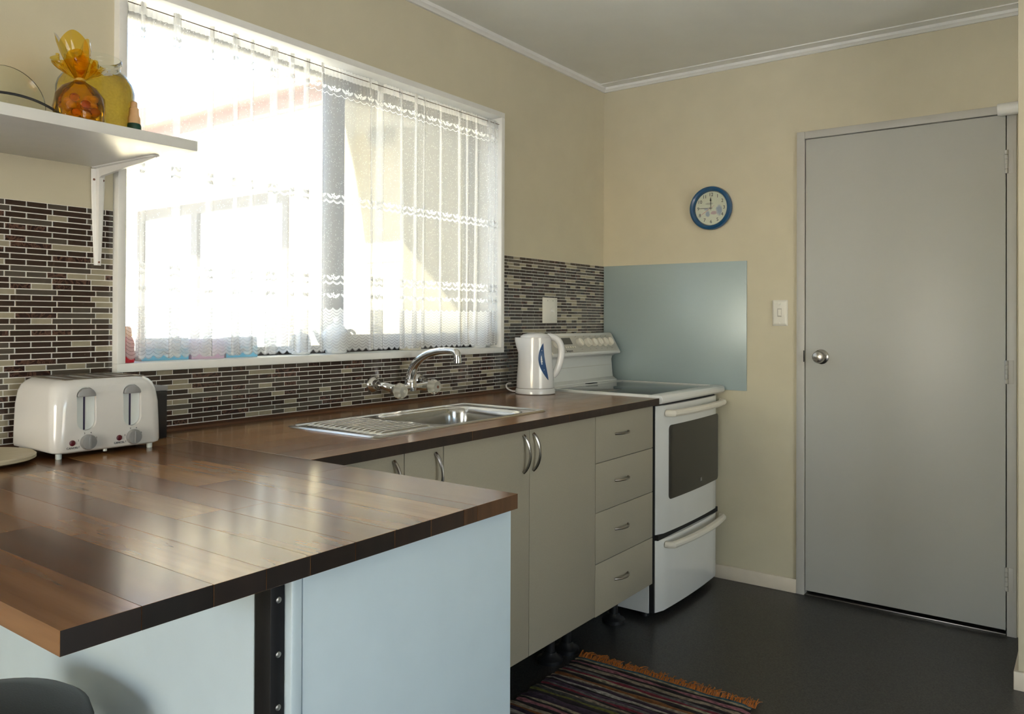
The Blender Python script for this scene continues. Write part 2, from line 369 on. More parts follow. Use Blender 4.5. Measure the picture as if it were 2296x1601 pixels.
# cornices
def cornice(name, axis, a, b):
    pr = [(0, 0), (-0.010, 0), (-0.014, 0.006), (-0.022, 0.010), (-0.022, 0.022), (-0.075, 0.022), (-0.075, 0.0265), (0, 0.0265)] if axis == 'y' else \
         [(0, 0), (-0.010, 0), (-0.014, 0.006), (-0.022, 0.012), (-0.022, 0.0265), (0, 0.0265)]
    r = G(); z = ZC-0.0265
    if axis == 'y': r.prism([(p, z+q) for p, q in pr], 'y', a, b)
    else: r.prism([(p, z+q) for p, q in pr], 'x', a, b)
    return struct(name, r, 'white_trim')
cornice('trim_1', 'x', RX0, 0); cornice('trim_2', 'y', -1.836, 0)

# ------------------------------------------------------------------ mosaic tiles on wall_back
TB, TT = 0.9065, 1.4755
g = G(); e_ = 0.0018
g.box(-3.6, WX0, -e_, 0.0005, TB, TT).box(WX0, WX1, -e_, 0.0005, TB, WZ0).box(WX1, 0, -e_, 0.0005, TB, TT)
obj('grout', g, 'grout', wall_back, smooth=False)
PZ, PL, PS, GAP = 0.01385, 0.0930, 0.0465, 0.0023
tiles = []
cols = {'s': (('tile_brown', .42), ('tile_taupe', .26), ('tile_beige', .20), ('tile_marble', .12)), 'l': (('tile_brown', .40), ('tile_taupe', .30), ('tile_beige', .17), ('tile_marble', .13))}
def pick(k):
    t = random.random(); a = 0
    for n_, p in cols[k]:
        a += p
        if t < a: return n_
    return cols[k][0][0]
rows = int((TT-TB)/PZ)
for rI in range(rows):
    z0 = TT - (rI+1)*PZ + GAP/2; z1 = TT - rI*PZ - GAP/2
    kind = 's' if rI % 2 == 0 else 'l'; P = PS if kind == 's' else PL
    off = (0.012 if (rI//14) % 2 else 0.0) + (0.0115 if kind == 'l' else 0)
    spans = [(-2.985, WX0), (WX1, 0.0)] if (z0+z1)/2 > WZ0 else [(-2.985, -0.0)]
    for (s0, s1) in spans:
        k0 = math.floor((s0-off)/P)
        for k in range(k0, int((s1-off)/P)+2):
            a = max(s0, k*P+off)+GAP/2; b = min(s1, (k+1)*P+off)-GAP/2
            if b-a < 0.004: continue
            zz1 = z1
            if z0 < WZ0 < z1 and a < WX1 and b > WX0: zz1 = WZ0-0.001
            if zz1-z0 < 0.004: continue
            tiles.append((a, b, z0, zz1, pick(kind)))
def area(t):
    a, b, z0, z1, _ = t; c = Vector(((a+b)/2, 0, (z0+z1)/2)) - CAM; d = c.dot(fw); n = abs(c.y)/c.length
    px = PPX + F_PX*c.dot(rt)/d
    hidden = px < 0 or (z0 < 1.07 and 0 < px < 350 and z0 < 1.05 and a > -2.80 and b < -2.56) or (a > -1.02 and b < -0.66 and z0 < 1.10) or (a > -0.62 and z0 < 1.09)
    return (b-a)*(z1-z0)*n/d/d*(0.05 if hidden else 1)
tiles.sort(key=area, reverse=True)
cache = {}
def tmesh(w_, h_):
    key = (round(w_, 4), round(h_, 4))
    if key not in cache:
        g = G(); hx, hz, d, b_ = key[0]/2, key[1]/2, 0.0032, 0.0004
        vs = [(-hx, 0, -hz), (hx, 0, -hz), (hx, 0, hz), (-hx, 0, hz), (-hx, -d+b_, -hz), (hx, -d+b_, -hz), (hx, -d+b_, hz), (-hx, -d+b_, hz),
              (-hx+b_, -d, -hz+b_), (hx-b_, -d, -hz+b_), (hx-b_, -d, hz-b_), (-hx+b_, -d, hz-b_)]
        fs = [(0, 1, 5, 4), (1, 2, 6, 5), (2, 3, 7, 6), (3, 0, 4, 7), (4, 5, 9, 8), (5, 6, 10, 9), (6, 7, 11, 10), (7, 4, 8, 11), (8, 9, 10, 11)]
        cache[key] = (vs, fs)
    return cache[key]
mcache = {}
for (a, b, z0, z1, mt) in tiles[:300]:
    key = (round(b-a, 4), round(z1-z0, 4), mt)
    if key not in mcache:
        me = bpy.data.meshes.new('tile'); vs, fs = tmesh(b-a, z1-z0); me.from_pydata(vs, [], fs); me.materials.append(M[mt]); mcache[key] = me
    o = bpy.data.objects.new('tile', mcache[key]); C.objects.link(o); link(o, ((a+b)/2, 0, (z0+z1)/2), wall_back)
g = G(); tm = ['tile_brown', 'tile_taupe', 'tile_beige', 'tile_marble']
for (a, b, z0, z1, mt) in tiles[300:]:
    vs, fs = tmesh(b-a, z1-z0); g.add([((a+b)/2+p[0], p[1], (z0+z1)/2+p[2]) for p in vs], fs, tm.index(mt))
tag(obj('small_tiles', g, tm, wall_back, smooth=False), kind='stuff')

# ------------------------------------------------------------------ window
window = struct('window_1', G().box(WX0, WX1, -0.026, 0.15, WZ0, WZ0+0.022), 'white_trim', 0.0015)
def wpart(name, g, mt, par=window, bevel=0.0015): return obj(name, g, mt, par, bevel)
wpart('head_lining', G().box(WX0, WX1, -0.026, 0.15, WZ1-0.022, WZ1), 'white_trim')
wpart('jamb', G().box(WX0, WX0+0.022, -0.026, 0.15, WZ0+0.022, WZ1-0.022), 'white_trim')
wpart('jamb', G().box(WX1-0.022, WX1, -0.026, 0.15, WZ0+0.022, WZ1-0.022), 'white_trim')
fx0, fx1, fz0, fz1 = WX0+0.022, WX1-0.022, WZ0+0.022, WZ1-0.022
fy0, fy1 = 0.096, 0.145
wpart('frame_rail', G().box(fx0, fx1, fy0, fy1, fz0, fz0+0.026), 'bronze_alu')
wpart('frame_rail', G().box(fx0, fx1, fy0, fy1, fz1-0.018, fz1), 'bronze_alu')
wpart('frame_stile', G().box(fx0, fx0+0.018, fy0, fy1, fz0+0.026, fz1-0.018), 'bronze_alu')
wpart('frame_stile', G().box(fx1-0.018, fx1, fy0, fy1, fz0+0.026, fz1-0.018), 'bronze_alu')
mx0, mx1 = -1.731, -1.706
wpart('mullion', G().box(mx0, mx1, fy0-0.004, fy1, fz0+0.026, fz1-0.018), 'bronze_alu')
sx0, sx1, sz0, sz1 = mx1+0.001, fx1-0.019, fz0+0.027, fz1-0.019
sash = wpart('sash_stile', G().box(sx0, sx0+0.027, fy0-0.01, fy1-0.01, sz0, sz1), 'bronze_alu')
wpart('sash_stile', G().box(sx1-0.032, sx1, fy0-0.01, fy1-0.01, sz0, sz1), 'bronze_alu')
wpart('sash_rail', G().box(sx0+0.027, sx1-0.032, fy0-0.01, fy1-0.01, sz1-0.046, sz1), 'bronze_alu')
wpart('sash_rail', G().box(sx0+0.027, sx1-0.032, fy0-0.01, fy1-0.01, sz0, sz0+0.034), 'bronze_alu')
wpart('pane', G().box(fx0+0.018, mx0, 0.120, 0.123, fz0+0.026, fz1-0.018), 'pane_glass', bevel=0)
wpart('pane', G().box(sx0+0.027, sx1-0.032, 0.115, 0.118, sz0+0.034, sz1-0.046), 'pane_glass', bevel=0)
hd = wpart('catch', G().box(-1.42, -1.32, 0.070, 0.088, sz0+0.006, sz0+0.022), 'satin_nickel')

# ------------------------------------------------------------------ net curtain
class X:
    """tiny expression builder on Math nodes"""
    T = None
    def __init__(s, o): s.o = o
    @staticmethod
    def op(k, *a):
        n = X.T.nodes.new('ShaderNodeMath'); n.operation = k
        for i, v in enumerate(a):
            if isinstance(v, X): X.T.links.new(v.o, n.inputs[i])
            else: n.inputs[i].default_value = v
        return X(n.outputs[0])
    def __add__(s, b): return X.op('ADD', s, b)
    def __radd__(s, b): return X.op('ADD', s, b)
    def __sub__(s, b): return X.op('SUBTRACT', s, b)
    def __rsub__(s, b): return X.op('SUBTRACT', b, s)
    def __mul__(s, b): return X.op('MULTIPLY', s, b)
    def __rmul__(s, b): return X.op('MULTIPLY', s, b)
    def __truediv__(s, b): return X.op('DIVIDE', s, b)
    def __lt__(s, b): return X.op('LESS_THAN', s, b)
    def __gt__(s, b): return X.op('GREATER_THAN', s, b)
def mx(a, b): return X.op('MAXIMUM', a, b)
PW = 0.029                                          # scallop width on the cloth
ZB = 1.101                                          # lowest hem
LACE_BASE = 0.315
def lace():
    m = bpy.data.materials.new('net_lace'); m.use_nodes = True; M['net_lace'] = m; T = m.node_tree; T.nodes.clear(); X.T = T
    uv = T.nodes.new('ShaderNodeUVMap'); uv.uv_map = 'cloth'; sp = T.nodes.new('ShaderNodeSeparateXYZ'); T.links.new(uv.outputs[0], sp.inputs[0])
    u, v = X(sp.outputs[0]), X(sp.outputs[1])
    scal = X.op('ABSOLUTE', X.op('SINE', u*(PI/PW)))
    a = None
    for z0, big in ((1.945, 0), (1.590, 1), (1.322, 1), (1.262, 2)):
        hits = []
        if big < 2:
            line = z0 - scal*0.0070
            d = v - line
            hits.append(X.op('ABSOLUTE', d) < (0.0021 if big else 0.0013))
            hits.append((X.op('ABSOLUTE', d - 0.0042) < 0.0008) * (0.0 if not big else 1.0))
        zc = z0 + 0.0165
        du = (X.op('FRACT', u/(PW*2)) - 0.5)*(PW*2); dv = v - zc
        r = X.op('SQRT', du*du + dv*dv); an = X.op('ARCTAN2', dv, du)
        pet = (X.op('COSINE', an*5.0)*0.26 + 0.74)*0.0105
        fl = (r < pet) * (r > 0.0019); hits.append(fl)
        for off, tilt in ((0.0165, 0.55), (-0.0165, -0.55)):
            du2 = du - off; k = dv - du2*tilt + 0.002
            e = du2*du2/(0.0105*0.0105) + k*k/(0.0055*0.0055)
            vein = X.op('ABSOLUTE', X.op('SINE', du2*1100.0)) > 0.25
            hits.append((e < 1.0)*vein)
        for h in hits: a = h if a is None else mx(a, h)
    # heading tape and frill
    head = X.op('GREATER_THAN', v, 2.000)
    a = mx(a, head*0.75)
    # rows of overlapping scallops in the hem
    hv = (v - ZB + scal*0.0085)/0.0098
    fr = X.op('FRACT', hv)
    inhem = (v + scal*0.0085) < (1.238)
    row = mx((fr > 0.18)*0.74, 0.04)
    hem = inhem*row
    a = mx(a*0.95, hem)
    # flecks woven into the net
    vo = T.nodes.new('ShaderNodeTexVoronoi'); vo.inputs['Scale'].default_value = 1.0
    mpn = T.nodes.new('ShaderNodeMapping'); mpn.inputs['Scale'].default_value = (190, 120, 1); T.links.new(uv.outputs[0], mpn.inputs[0]); T.links.new(mpn.outputs[0], vo.inputs['Vector'])
    fle = X(vo.outputs['Distance']) < 0.20
    base = mx(fle*0.62, LACE_BASE)
    alpha = mx(a, base)
    out = T.nodes.new('ShaderNodeOutputMaterial'); tr = T.nodes.new('ShaderNodeBsdfTransparent')
    df = T.nodes.new('ShaderNodeBsdfDiffuse'); df.inputs[0].default_value = (0.86, 0.86, 0.85, 1)
    tl = T.nodes.new('ShaderNodeBsdfTranslucent'); tl.inputs[0].default_value = (0.80, 0.80, 0.79, 1)
    m1 = T.nodes.new('ShaderNodeMixShader'); m1.inputs[0].default_value = 0.5
    T.links.new(df.outputs[0], m1.inputs[1]); T.links.new(tl.outputs[0], m1.inputs[2])
    m2 = T.nodes.new('ShaderNodeMixShader'); T.links.new(alpha.o, m2.inputs[0]); T.links.new(tr.outputs[0], m2.inputs[1]); T.links.new(m1.outputs[0], m2.inputs[2])
    T.links.new(m2.outputs[0], out.inputs[0])
lace()
def curtain():
    zt = 2.032
    # (x of fold, fold width, depth) along the wire
    folds = [(-2.47, .020), (-2.375, .034), (-2.265, .016), (-2.19, .030), (-2.13, .012), (-2.055, .040), (-1.985, .028), (-1.925, .022), (-1.865, .016), (-1.655, .010),
             (-1.60, .036), (-1.50, .026), (-1.425, .022), (-1.375, .014), (-1.275, .012), (-1.165, .020), (-1.115, .010), (-1.055, .008), (-0.985, .024), (-0.945, .020)]
    path = []  # (x at bottom, x at top, y, u)
    x = -2.506; u = 0.0
    def seg(xa, xb, ya, yb, n, wt=None):
        nonlocal u
        L_ = max(abs(xb-xa), 0.001)
        for i in range(1, n+1):
            t = i/n; path.append((xa+(xb-xa)*t, ya+(yb-ya)*t + 0.0025*math.sin(9*(xa+(xb-xa)*t)*6.0), u+L_*t))
        u += L_
    path.append((x, -0.010, 0.0)); y = -0.010; rnd = random.Random(3)
    fold_of = [None]
    for fx, fwid in folds:
        n0 = len(path); seg(x, fx+fwid/2, y, y, max(3, int((fx+fwid/2-x)/0.0036))); fold_of += [None]*(len(path)-n0)
        s_ = rnd.choice((-1, 1)); dy = 0.0035+0.002*rnd.random()
        n0 = len(path); seg(fx+fwid/2, fx-fwid/2, y+s_*dy, y+s_*dy, max(3, int(fwid/0.0036))); fold_of += [fx]*(len(path)-n0)
        x = fx-fwid/2; y = -0.010 + s_*dy*2*0.5
        n0 = len(path); seg(x, fx+fwid/2, -0.010+s_*dy*1.9, -0.010+s_*dy*1.6, max(3, int(fwid/0.0036))); fold_of += [fx]*(len(path)-n0)
        x = fx+fwid/2; y = -0.010
    n0 = len(path); seg(x, -0.914, y, y, max(3, int((-0.914-x)/0.0036))); fold_of += [None]*(len(path)-n0)
    zs = [0.0, 0.03, 0.07] + [0.12+0.08*i for i in range(11)] + [0.965, 0.985, 1.0]
    g = G(); uvs = []
    for t in zs:
        for i, (px, py, pu) in enumerate(path):
            sc_ = abs(math.sin(pu*PI/PW)); zbot = ZB - sc_*0.0095
            z = zbot + (zt-zbot)*t
            xx = px
            if fold_of[i] is not None:
                k = 1.0 - 0.55*t; xx = fold_of[i] + (px-fold_of[i])*k + (0.012*math.sin(fold_of[i]*37))*(1-t)
            if t > 0.95: py = -0.010 + (py+0.010)*0.7 + 0.003*math.sin(pu*420)
            g.v.append((xx, py, z)); uvs.append((pu, z))
    n = len(path)
    for k in range(len(zs)-1):
        for i in range(n-1): g.f.append((k*n+i, k*n+i+1, (k+1)*n+i+1, (k+1)*n+i)); g.m.append(0)
    me = bpy.data.meshes.new('net_curtain'); c = Vector((-1.71, -0.01, ZB-0.01))
    me.from_pydata([tuple(Vector(p)-c) for p in g.v], [], g.f); me.materials.append(M['net_lace'])
    ul = me.uv_layers.new(name='cloth')
    for l in me.loops: ul.data[l.index].uv = uvs[l.vertex_index]
    me.polygons.foreach_set('use_smooth', [True]*len(me.polygons))
    t = thing('net_curtain', (-1.71, -0.01, ZB-0.01), 'white net lace curtain with scalloped hem hanging across the window', 'curtain')
    o = bpy.data.objects.new('lace_drop', me); C.objects.link(o); link(o, c, t)
    obj('curtain_wire', G().tube([(-2.513, -0.013, 2.022), (-1.71, -0.013, 2.019), (-0.912, -0.013, 2.022)], 0.0014, 6), 'wire_dark', t)
curtain()

# ================================================================== THE HOUSE WING OUTSIDE
XW, YE = -0.10, 1.33
wing = thing('house_wing', (XW, 3.5, -0.35), 'cream house wing with brown fascia and white eaves seen through the curtain', 'building')
obj('wall', G().box(XW, XW+0.1, YE, 2.40, -0.35, 2.36).box(XW, XW+0.1, 4.34, 8.0, -0.35, 2.36).box(XW, XW+0.1, 2.40, 4.34, -0.35, 0.90).box(XW, XW+0.1, 2.40, 4.34, 2.08, 2.36), 'wing_cream', wing)
obj('wall', G().box(XW+0.1, 4.0, YE, YE+0.1, -0.35, 2.36), 'wing_cream', wing)
for zb in (0.35, 0.95, 1.55):
    obj('cladding_joint', G().box(XW-0.006, XW, YE, 2.395, zb, zb+0.008), 'wing_cream', wing)
obj('soffit', G().box(-0.86, XW, YE-0.62, 8.0, 2.36, 2.375).box(XW, 4.0, YE-0.62, YE+0.1, 2.36, 2.375), 'soffit_white', wing)
obj('fascia', G().box(-0.885, -0.86, YE-0.62, 8.0, 2.30, 2.46), 'fascia_brown', wing)
obj('gutter', G().prism([(-0.885, 2.38), (-0.97, 2.385), (-0.985, 2.46), (-0.975, 2.46), (-0.962, 2.395), (-0.885, 2.39)], 'y', YE-0.62, 8.0), 'fascia_brown', wing)
obj('roof_plane', G().prism([(-0.96, 2.465), (3.0, 3.75), (3.0, 3.79), (-0.96, 2.505)], 'y', YE-0.55, 8.2), 'roof_brown', wing)
ww = obj('window', G().box(XW-0.012, XW+0.05, 2.40, 4.34, 2.00, 2.08).box(XW-0.012, XW+0.05, 2.40, 4.34, 0.90, 0.96).box(XW-0.012, XW+0.05, 4.27, 4.34, 0.96, 2.00).box(XW-0.012, XW+0.05, 2.40, 2.46, 0.96, 2.00).box(XW-0.012, XW+0.05, 3.48, 3.56, 0.96, 2.00), 'bronze_alu', wing)
mat('blind_pale', (0.62, 0.68, 0.68), 0.03, 20, rough=0.25, spec=0.8, coat=0.8, coat_rough=0.02)
obj('pane', G().box(XW+0.02, XW+0.03, 3.56, 4.27, 0.96, 2.00), 'blind_pale', ww)
obj('pane', G().box(XW+0.02, XW+0.03, 2.46, 3.48, 0.96, 2.00), 'blind_pale', ww)
fl = thing('flood_light', (-0.16, 1.50, 2.28), 'round white flood light under the eaves of the house wing', 'lamp')
obj('bracket', G().tube([(XW, 1.50, 2.33), (-0.16, 1.50, 2.33)], 0.02, 10), 'white_trim', fl)
obj('housing', G().lathe([(0.03, 0.0), (0.06, 0.02), (0.065, 0.06), (0.062, 0.075)], (-0.15, 1.49, 2.33), (-0.6, -0.5, -0.4), 20), 'soffit_white', fl)
obj('lens', G().lathe([(0.058, 0.074), (0.05, 0.08), (0.02, 0.084)], (-0.15, 1.49, 2.33), (-0.6, -0.5, -0.4), 20), 'pane_glass', fl)

# ================================================================== DOOR
door = struct('door_1', G().box(-0.004, 0.034, -1.764, -1.016, 0.020, 1.995), 'door_grey', 0.0012)
ff = G(); ff.box(-0.012, 0.1, DY0-0.034, DY0, 0, DZ).box(-0.012, 0.1, DY1, DY1+0.032, 0, DZ).box(-0.012, 0.1, DY1+0.032, DY0-0.034, 1.998, DZ)
obj('door_frame', ff, 'frame_grey', door, 0.002)
obj('door_stop', G().box(0.036, 0.05, -1.768, -1.757, 0, 1.998).box(0.036, 0.05, -1.024, -1.013, 0, 1.998).box(0.036, 0.05, -1.757, -1.024, 1.985, 1.998), 'dark_gap', door)
obj('threshold', G().box(-0.004, 0.06, -1.764, -1.016, 0.0, 0.005), 'dull_steel', door, 0.001)
kn = obj('door_knob', G().lathe([(0.0, 0.060), (0.012, 0.0595), (0.022, 0.056), (0.0265, 0.047), (0.0255, 0.037), (0.018, 0.027), (0.011, 0.022), (0.010, 0.008)][::-1], (-0.004, -1.083, 1.044), (-1, 0, 0), 28), 'satin_nickel', door)
obj('rose', G().lathe([(0.032, 0.0), (0.032, 0.004), (0.024, 0.011), (0.011, 0.013)], (-0.004, -1.083, 1.044), (-1, 0, 0), 28), 'satin_nickel', kn)
obj('keyhole', G().lathe([(0.004, 0.0), (0.004, 0.0012)], (-0.014, -1.102, 1.046), (-1, 0, 0), 12), 'dark_gap', kn)
obj('latch_plate', G().box(-0.0135, -0.0115, -1.0135, -1.0095, 1.02, 1.07), 'dark_gap', door)
for zc in (1.812, 1.007, 0.217):
    h = G()
    for k in range(5): h.lathe([(0.0058, 0.0), (0.0065, 0.001), (0.0065, 0.0165), (0.0058, 0.0175)], (-0.0125, -1.7675, zc-0.045+k*0.018), (0, 0, 1), 12)
    hi = obj('hinge', h, 'frame_grey', door)
    obj('hinge_leaf', G().box(-0.0135, -0.0115, -1.790, -1.7735, zc-0.045, zc+0.045), 'frame_grey', hi, 0.0005)
cl = thing('door_closer', (-0.05, -1.77, 2.0), 'white cylindrical fitting at the top hinge corner of the grey door', 'door fitting')
obj('cylinder', G().lathe([(0.018, 0.0), (0.0225, 0.002), (0.0235, 0.008), (0.0235, 0.085), (0.022, 0.093)], (-0.052, -1.834, 2.006), (0, 1, -0.02), 24), 'white_trim', cl)
obj('bracket', G().box(-0.05, -0.0125, -1.790, -1.775, 1.995, 2.017), 'white_trim', cl, 0.001)

# light switch by the door
sw = thing('light_switch', (0, -0.905, 1.177), 'white rocker light switch on the wall beside the grey door', 'switch')
secs = []
for d, ins in ((0.0, 0.0), (0.004, 0.0), (0.010, 0.006), (0.012, 0.014)):
    secs.append([(-d, -0.905+a, 1.2345+b) for a, b in rrect(0, 0, 0.034-ins*0.7, 0.058-ins, 0.005, 4)])
pl = obj('plate', G().loft(secs), 'switch_white', sw)
obj('rocker', G().box(-0.017, -0.011, -0.912, -0.899, 1.222, 1.250), 'switch_white', sw, 0.002)
obj('rocker_surround', G().box(-0.0135, -0.0115, -0.915, -0.896, 1.217, 1.255), 'panel_grey', sw, 0.0005)
for zz in (1.275, 1.190):
    obj('screw_cap', G().lathe([(0.0065, 0.0), (0.0065, 0.003), (0.004, 0.0045)], (-0.0115, -0.905, zz), (-1, 0, 0), 14), 'switch_white', sw)
# socket plate on the tiles
so_ = thing('wall_plate', (-0.51, 0, 1.184), 'cream switch plate on the mosaic tiles above the stove', 'switch')
obj('plate', G().box(-0.570, -0.450, -0.0095, -0.0042, 1.184, 1.302), 'switch_white', so_, 0.002)
obj('toggle', G().lathe([(0.009, 0), (0.008, 0.003), (0.005, 0.004), (0.0045, 0.013), (0.003, 0.014)], (-0.502, -0.0095, 1.242), (0.1, -1, -0.25), 14), 'white_trim', so_)
for xx in (-0.532, -0.488): obj('screw', G().lathe([(0.0035, 0), (0.003, 0.0012)], (xx, -0.0095, 1.288), (0, -1, 0), 10), 'panel_grey', so_)

# ------------------------------------------------------------------ clock
CY, CZ, CR = -0.583, 1.728, 0.1035
ck = thing('wall_clock', (0, CY, CZ-CR), 'round blue-rimmed wall clock above the glass splashback', 'clock')
obj('rim', G().lathe([(0.100, 0.0), (CR, 0.006), (CR, 0.016), (0.100, 0.026), (0.092, 0.030), (0.084, 0.027), (0.0795, 0.018), (0.0785, 0.010), (0.0785, 0.0)], (0, CY, CZ), (-1, 0, 0), 64, cap=False), 'clock_blue', ck)
def clockface():
    m, N, L, b = principled('clock_face'); setp(b, rough=0.35)
    tc = N.new('ShaderNodeTexCoord'); sp = N.new('ShaderNodeSeparateXYZ'); L.new(tc.outputs['Object'], sp.inputs[0]); X.T = m.node_tree
    y, z = X(sp.outputs[1]), X(sp.outputs[2])
    no = N.new('ShaderNodeTexNoise'); no.inputs['Scale'].default_value = 90; L.new(tc.outputs['Object'], no.inputs['Vector'])
    def blob(cy, cz, ry, rz, soft):
        d = (y-cy)*(y-cy)/(ry*ry) + (z-cz)*(z-cz)/(rz*rz) + (X(no.outputs['Fac'])-0.5)*1.4
        return X.op('MULTIPLY', X.op('SUBTRACT', 1.0, d), soft)
    prev = None; col = (0.74, 0.76, 0.62, 1)
    for (cy, cz, ry, rz, c) in ((-0.040, -0.012, 0.017, 0.028, (0.22, 0.30, 0.48, 1)), (0.016, -0.026, 0.012, 0.016, (0.22, 0.30, 0.45, 1)), (-0.012, -0.022, 0.018, 0.010, (0.50, 0.28, 0.34, 1)), (0.008, 0.022, 0.024, 0.006, (0.42, 0.42, 0.36, 1)), (0.024, -0.004, 0.012, 0.006, (0.35, 0.38, 0.48, 1))):
        f = blob(cy, cz, ry, rz, 1.1); f2 = X.op('MINIMUM', mx(f, 0.0), 0.75)
        x = N.new('ShaderNodeMix'); x.data_type = 'RGBA'; L.new(f2.o, x.inputs[0])
        if prev is None: x.inputs[6].default_value = col
        else: L.new(prev, x.inputs[6])
        x.inputs[7].default_value = c; prev = x.outputs[2]
    L.new(prev, b.inputs['Base Color'])
clockface()
face = obj('face', G().lathe([(0.0785, 0.0), (0.0785, 0.010)], (0, CY, CZ), (-1, 0, 0), 48), 'clock_face', ck)
for h_ in range(1, 13):
    a = R(90-30*h_)
    text('numeral', str(h_), 0.0225, (-0.0106, CY-0.0635*math.cos(a), CZ+0.0635*math.sin(a)), (0, -1, 0), (0, 0, 1), 'print_dark', face)
def hand(name, ang, L_, w_, h_, mt, spade=False, tail=0.010):
    # ang clockwise from 12
    d = Vector((0, -math.sin(ang), math.cos(ang))); s = Vector((0, -math.cos(ang), -math.sin(ang))); c = Vector((-h_, CY, CZ)); o_ = Vector((-0.0008, 0, 0))
    pts = [(-tail, w_*0.6), (L_*0.62, w_), (L_*0.68, w_*(3.6 if spade else 1)), (L_*0.78, w_*(2.6 if spade else 0.9)), (L_, w_*0.25)]
    vs = []
    for t, ww_ in pts: vs += [c+d*t+s*ww_, c+d*t-s*ww_, c+d*t-s*ww_+o_, c+d*t+s*ww_+o_]
    fs = []
    for k in range(len(pts)-1):
        for i in range(4): j = (i+1) % 4; fs.append((k*4+i, k*4+j, k*4+4+j, k*4+4+i))
    fs += [(3, 2, 1, 0), tuple(4*(len(pts)-1)+i for i in range(4))]
    return obj(name, G().add(vs, fs), mt, ck, smooth=False)
hand('hour_hand', R(-2), 0.052, 0.0011, 0.0125, 'hand_black', True)
hand('minute_hand', R(271), 0.066, 0.0013, 0.0145, 'hand_black')
hand('second_hand', R(237), 0.060, 0.0005, 0.0160, 'red_plastic', tail=0.022)
obj('spindle', G().lathe([(0.0035, 0.0), (0.0035, 0.009), (0.002, 0.010)], (-0.009, CY, CZ), (-1, 0, 0), 14), 'satin_nickel', ck)
obj('glass', G().lathe([(0.079, 0.0195), (0.05, 0.0215), (0.001, 0.0225)], (0, CY, CZ), (-1, 0, 0), 40, cap=False), 'pane_glass', ck)

# glass splashback
tag(obj('glass_splashback', G().box(-0.007, -0.001, -0.7535, -0.0055, 0.877, 1.4745), 'splash_glass', None, 0.0008), 'pale blue-grey glass splashback sheet on the wall behind the stove', 'splashback')

# ================================================================== WORKTOP
BT, BB = 0.894, 0.868
PX0, PX1, PYE, BY = -3.209, -2.441, -1.2155, -0.662
top = thing('worktop', (-2.4, -0.6, BB), 'L-shaped varnished wooden butcher-block worktop with dark edges', 'worktop')
rw = random.Random(11)
def stave(x0, x1, y0, y1, run, mats, faces):
    gp = 0.00012
    g = G().box(x0+gp, x1-gp, y0+gp, y1-gp, BB, BT, 0, faces)
    return obj('stave', g, mats, top, 0.0003, 1, smooth=False)
xb = [PX0, -3.126, -3.040, -2.968, -2.900, -2.822, -2.746, -2.668, -2.589, -2.554, PX1]
for i in range(len(xb)-1):
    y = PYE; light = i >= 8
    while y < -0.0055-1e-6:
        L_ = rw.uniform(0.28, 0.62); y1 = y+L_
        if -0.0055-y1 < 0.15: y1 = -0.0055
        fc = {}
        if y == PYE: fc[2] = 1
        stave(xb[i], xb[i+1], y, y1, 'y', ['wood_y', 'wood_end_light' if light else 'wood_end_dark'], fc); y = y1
yb = [BY, -0.600, -0.532, -0.450, -0.370, -0.285, -0.200, -0.130, -0.065, -0.0055]
XEND = -0.7225
for j in range(len(yb)-1):
    segs = [(PX1+0.0006, XEND)]
    if yb[j] >= -0.5321 and yb[j+1] <= -0.1999: segs = [(PX1+0.0006, -1.862), (-1.395, XEND)]
    for (a, b_) in segs:
        x = a
        while x < b_-1e-6:
            L_ = rw.uniform(0.30, 0.70); x1 = x+L_
            if b_-x1 < 0.16: x1 = b_
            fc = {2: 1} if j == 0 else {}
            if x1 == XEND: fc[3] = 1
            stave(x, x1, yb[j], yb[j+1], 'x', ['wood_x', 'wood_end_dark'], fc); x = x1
obj('joint_strip', G().box(PX1-0.0004, PX1+0.0010, BY, -0.019, BB+0.002, BT+0.0002), 'dull_steel', top)
struct('trim_3', G().prism([(-0.0055, BT), (-0.018, BT), (-0.016, BT+0.006), (-0.0055, BT+0.0125)], 'x', PX0, -0.70), 'wood_bead')

# ------------------------------------------------------------------ peninsula base
pen = thing('peninsula_unit', (-2.69, -0.7, 0), 'pale blue-white peninsula cupboard with plain end panel under the worktop', 'cabinet')
obj('end_panel', G().box(-2.896, -2.434, -1.196, -1.176, 0.0, BB-0.002), 'panel_white', pen, 0.002)
obj('end_batten', G().box(-2.916, -2.898, -1.198, -1.160, 0.0, BB-0.002), 'panel_white', pen, 0.003)
obj('side_panel', G().box(-2.452, -2.434, -1.174, -0.71, 0.0, BB-0.002), 'carcass', pen, 0.001)
obj('back_panel', G().box(-2.938, -2.922, -1.150, -0.01, 0.0, BB-0.002), 'panel_white', pen, 0.001)
st = obj('corner_strip', G().box(-2.9385, -2.9165, -1.185, -1.152, 0.0, BB-0.002), 'black_metal', pen, 0.001)
for zz in (0.838, 0.768, 0.700, 0.60, 0.50, 0.4, 0.3, 0.2):
    obj('screw', G().lathe([(0.0042, 0), (0.0040, 0.0012), (0.002, 0.002)], (-2.9265, -1.185, zz), (0, -1, 0), 12), 'dull_steel', st)

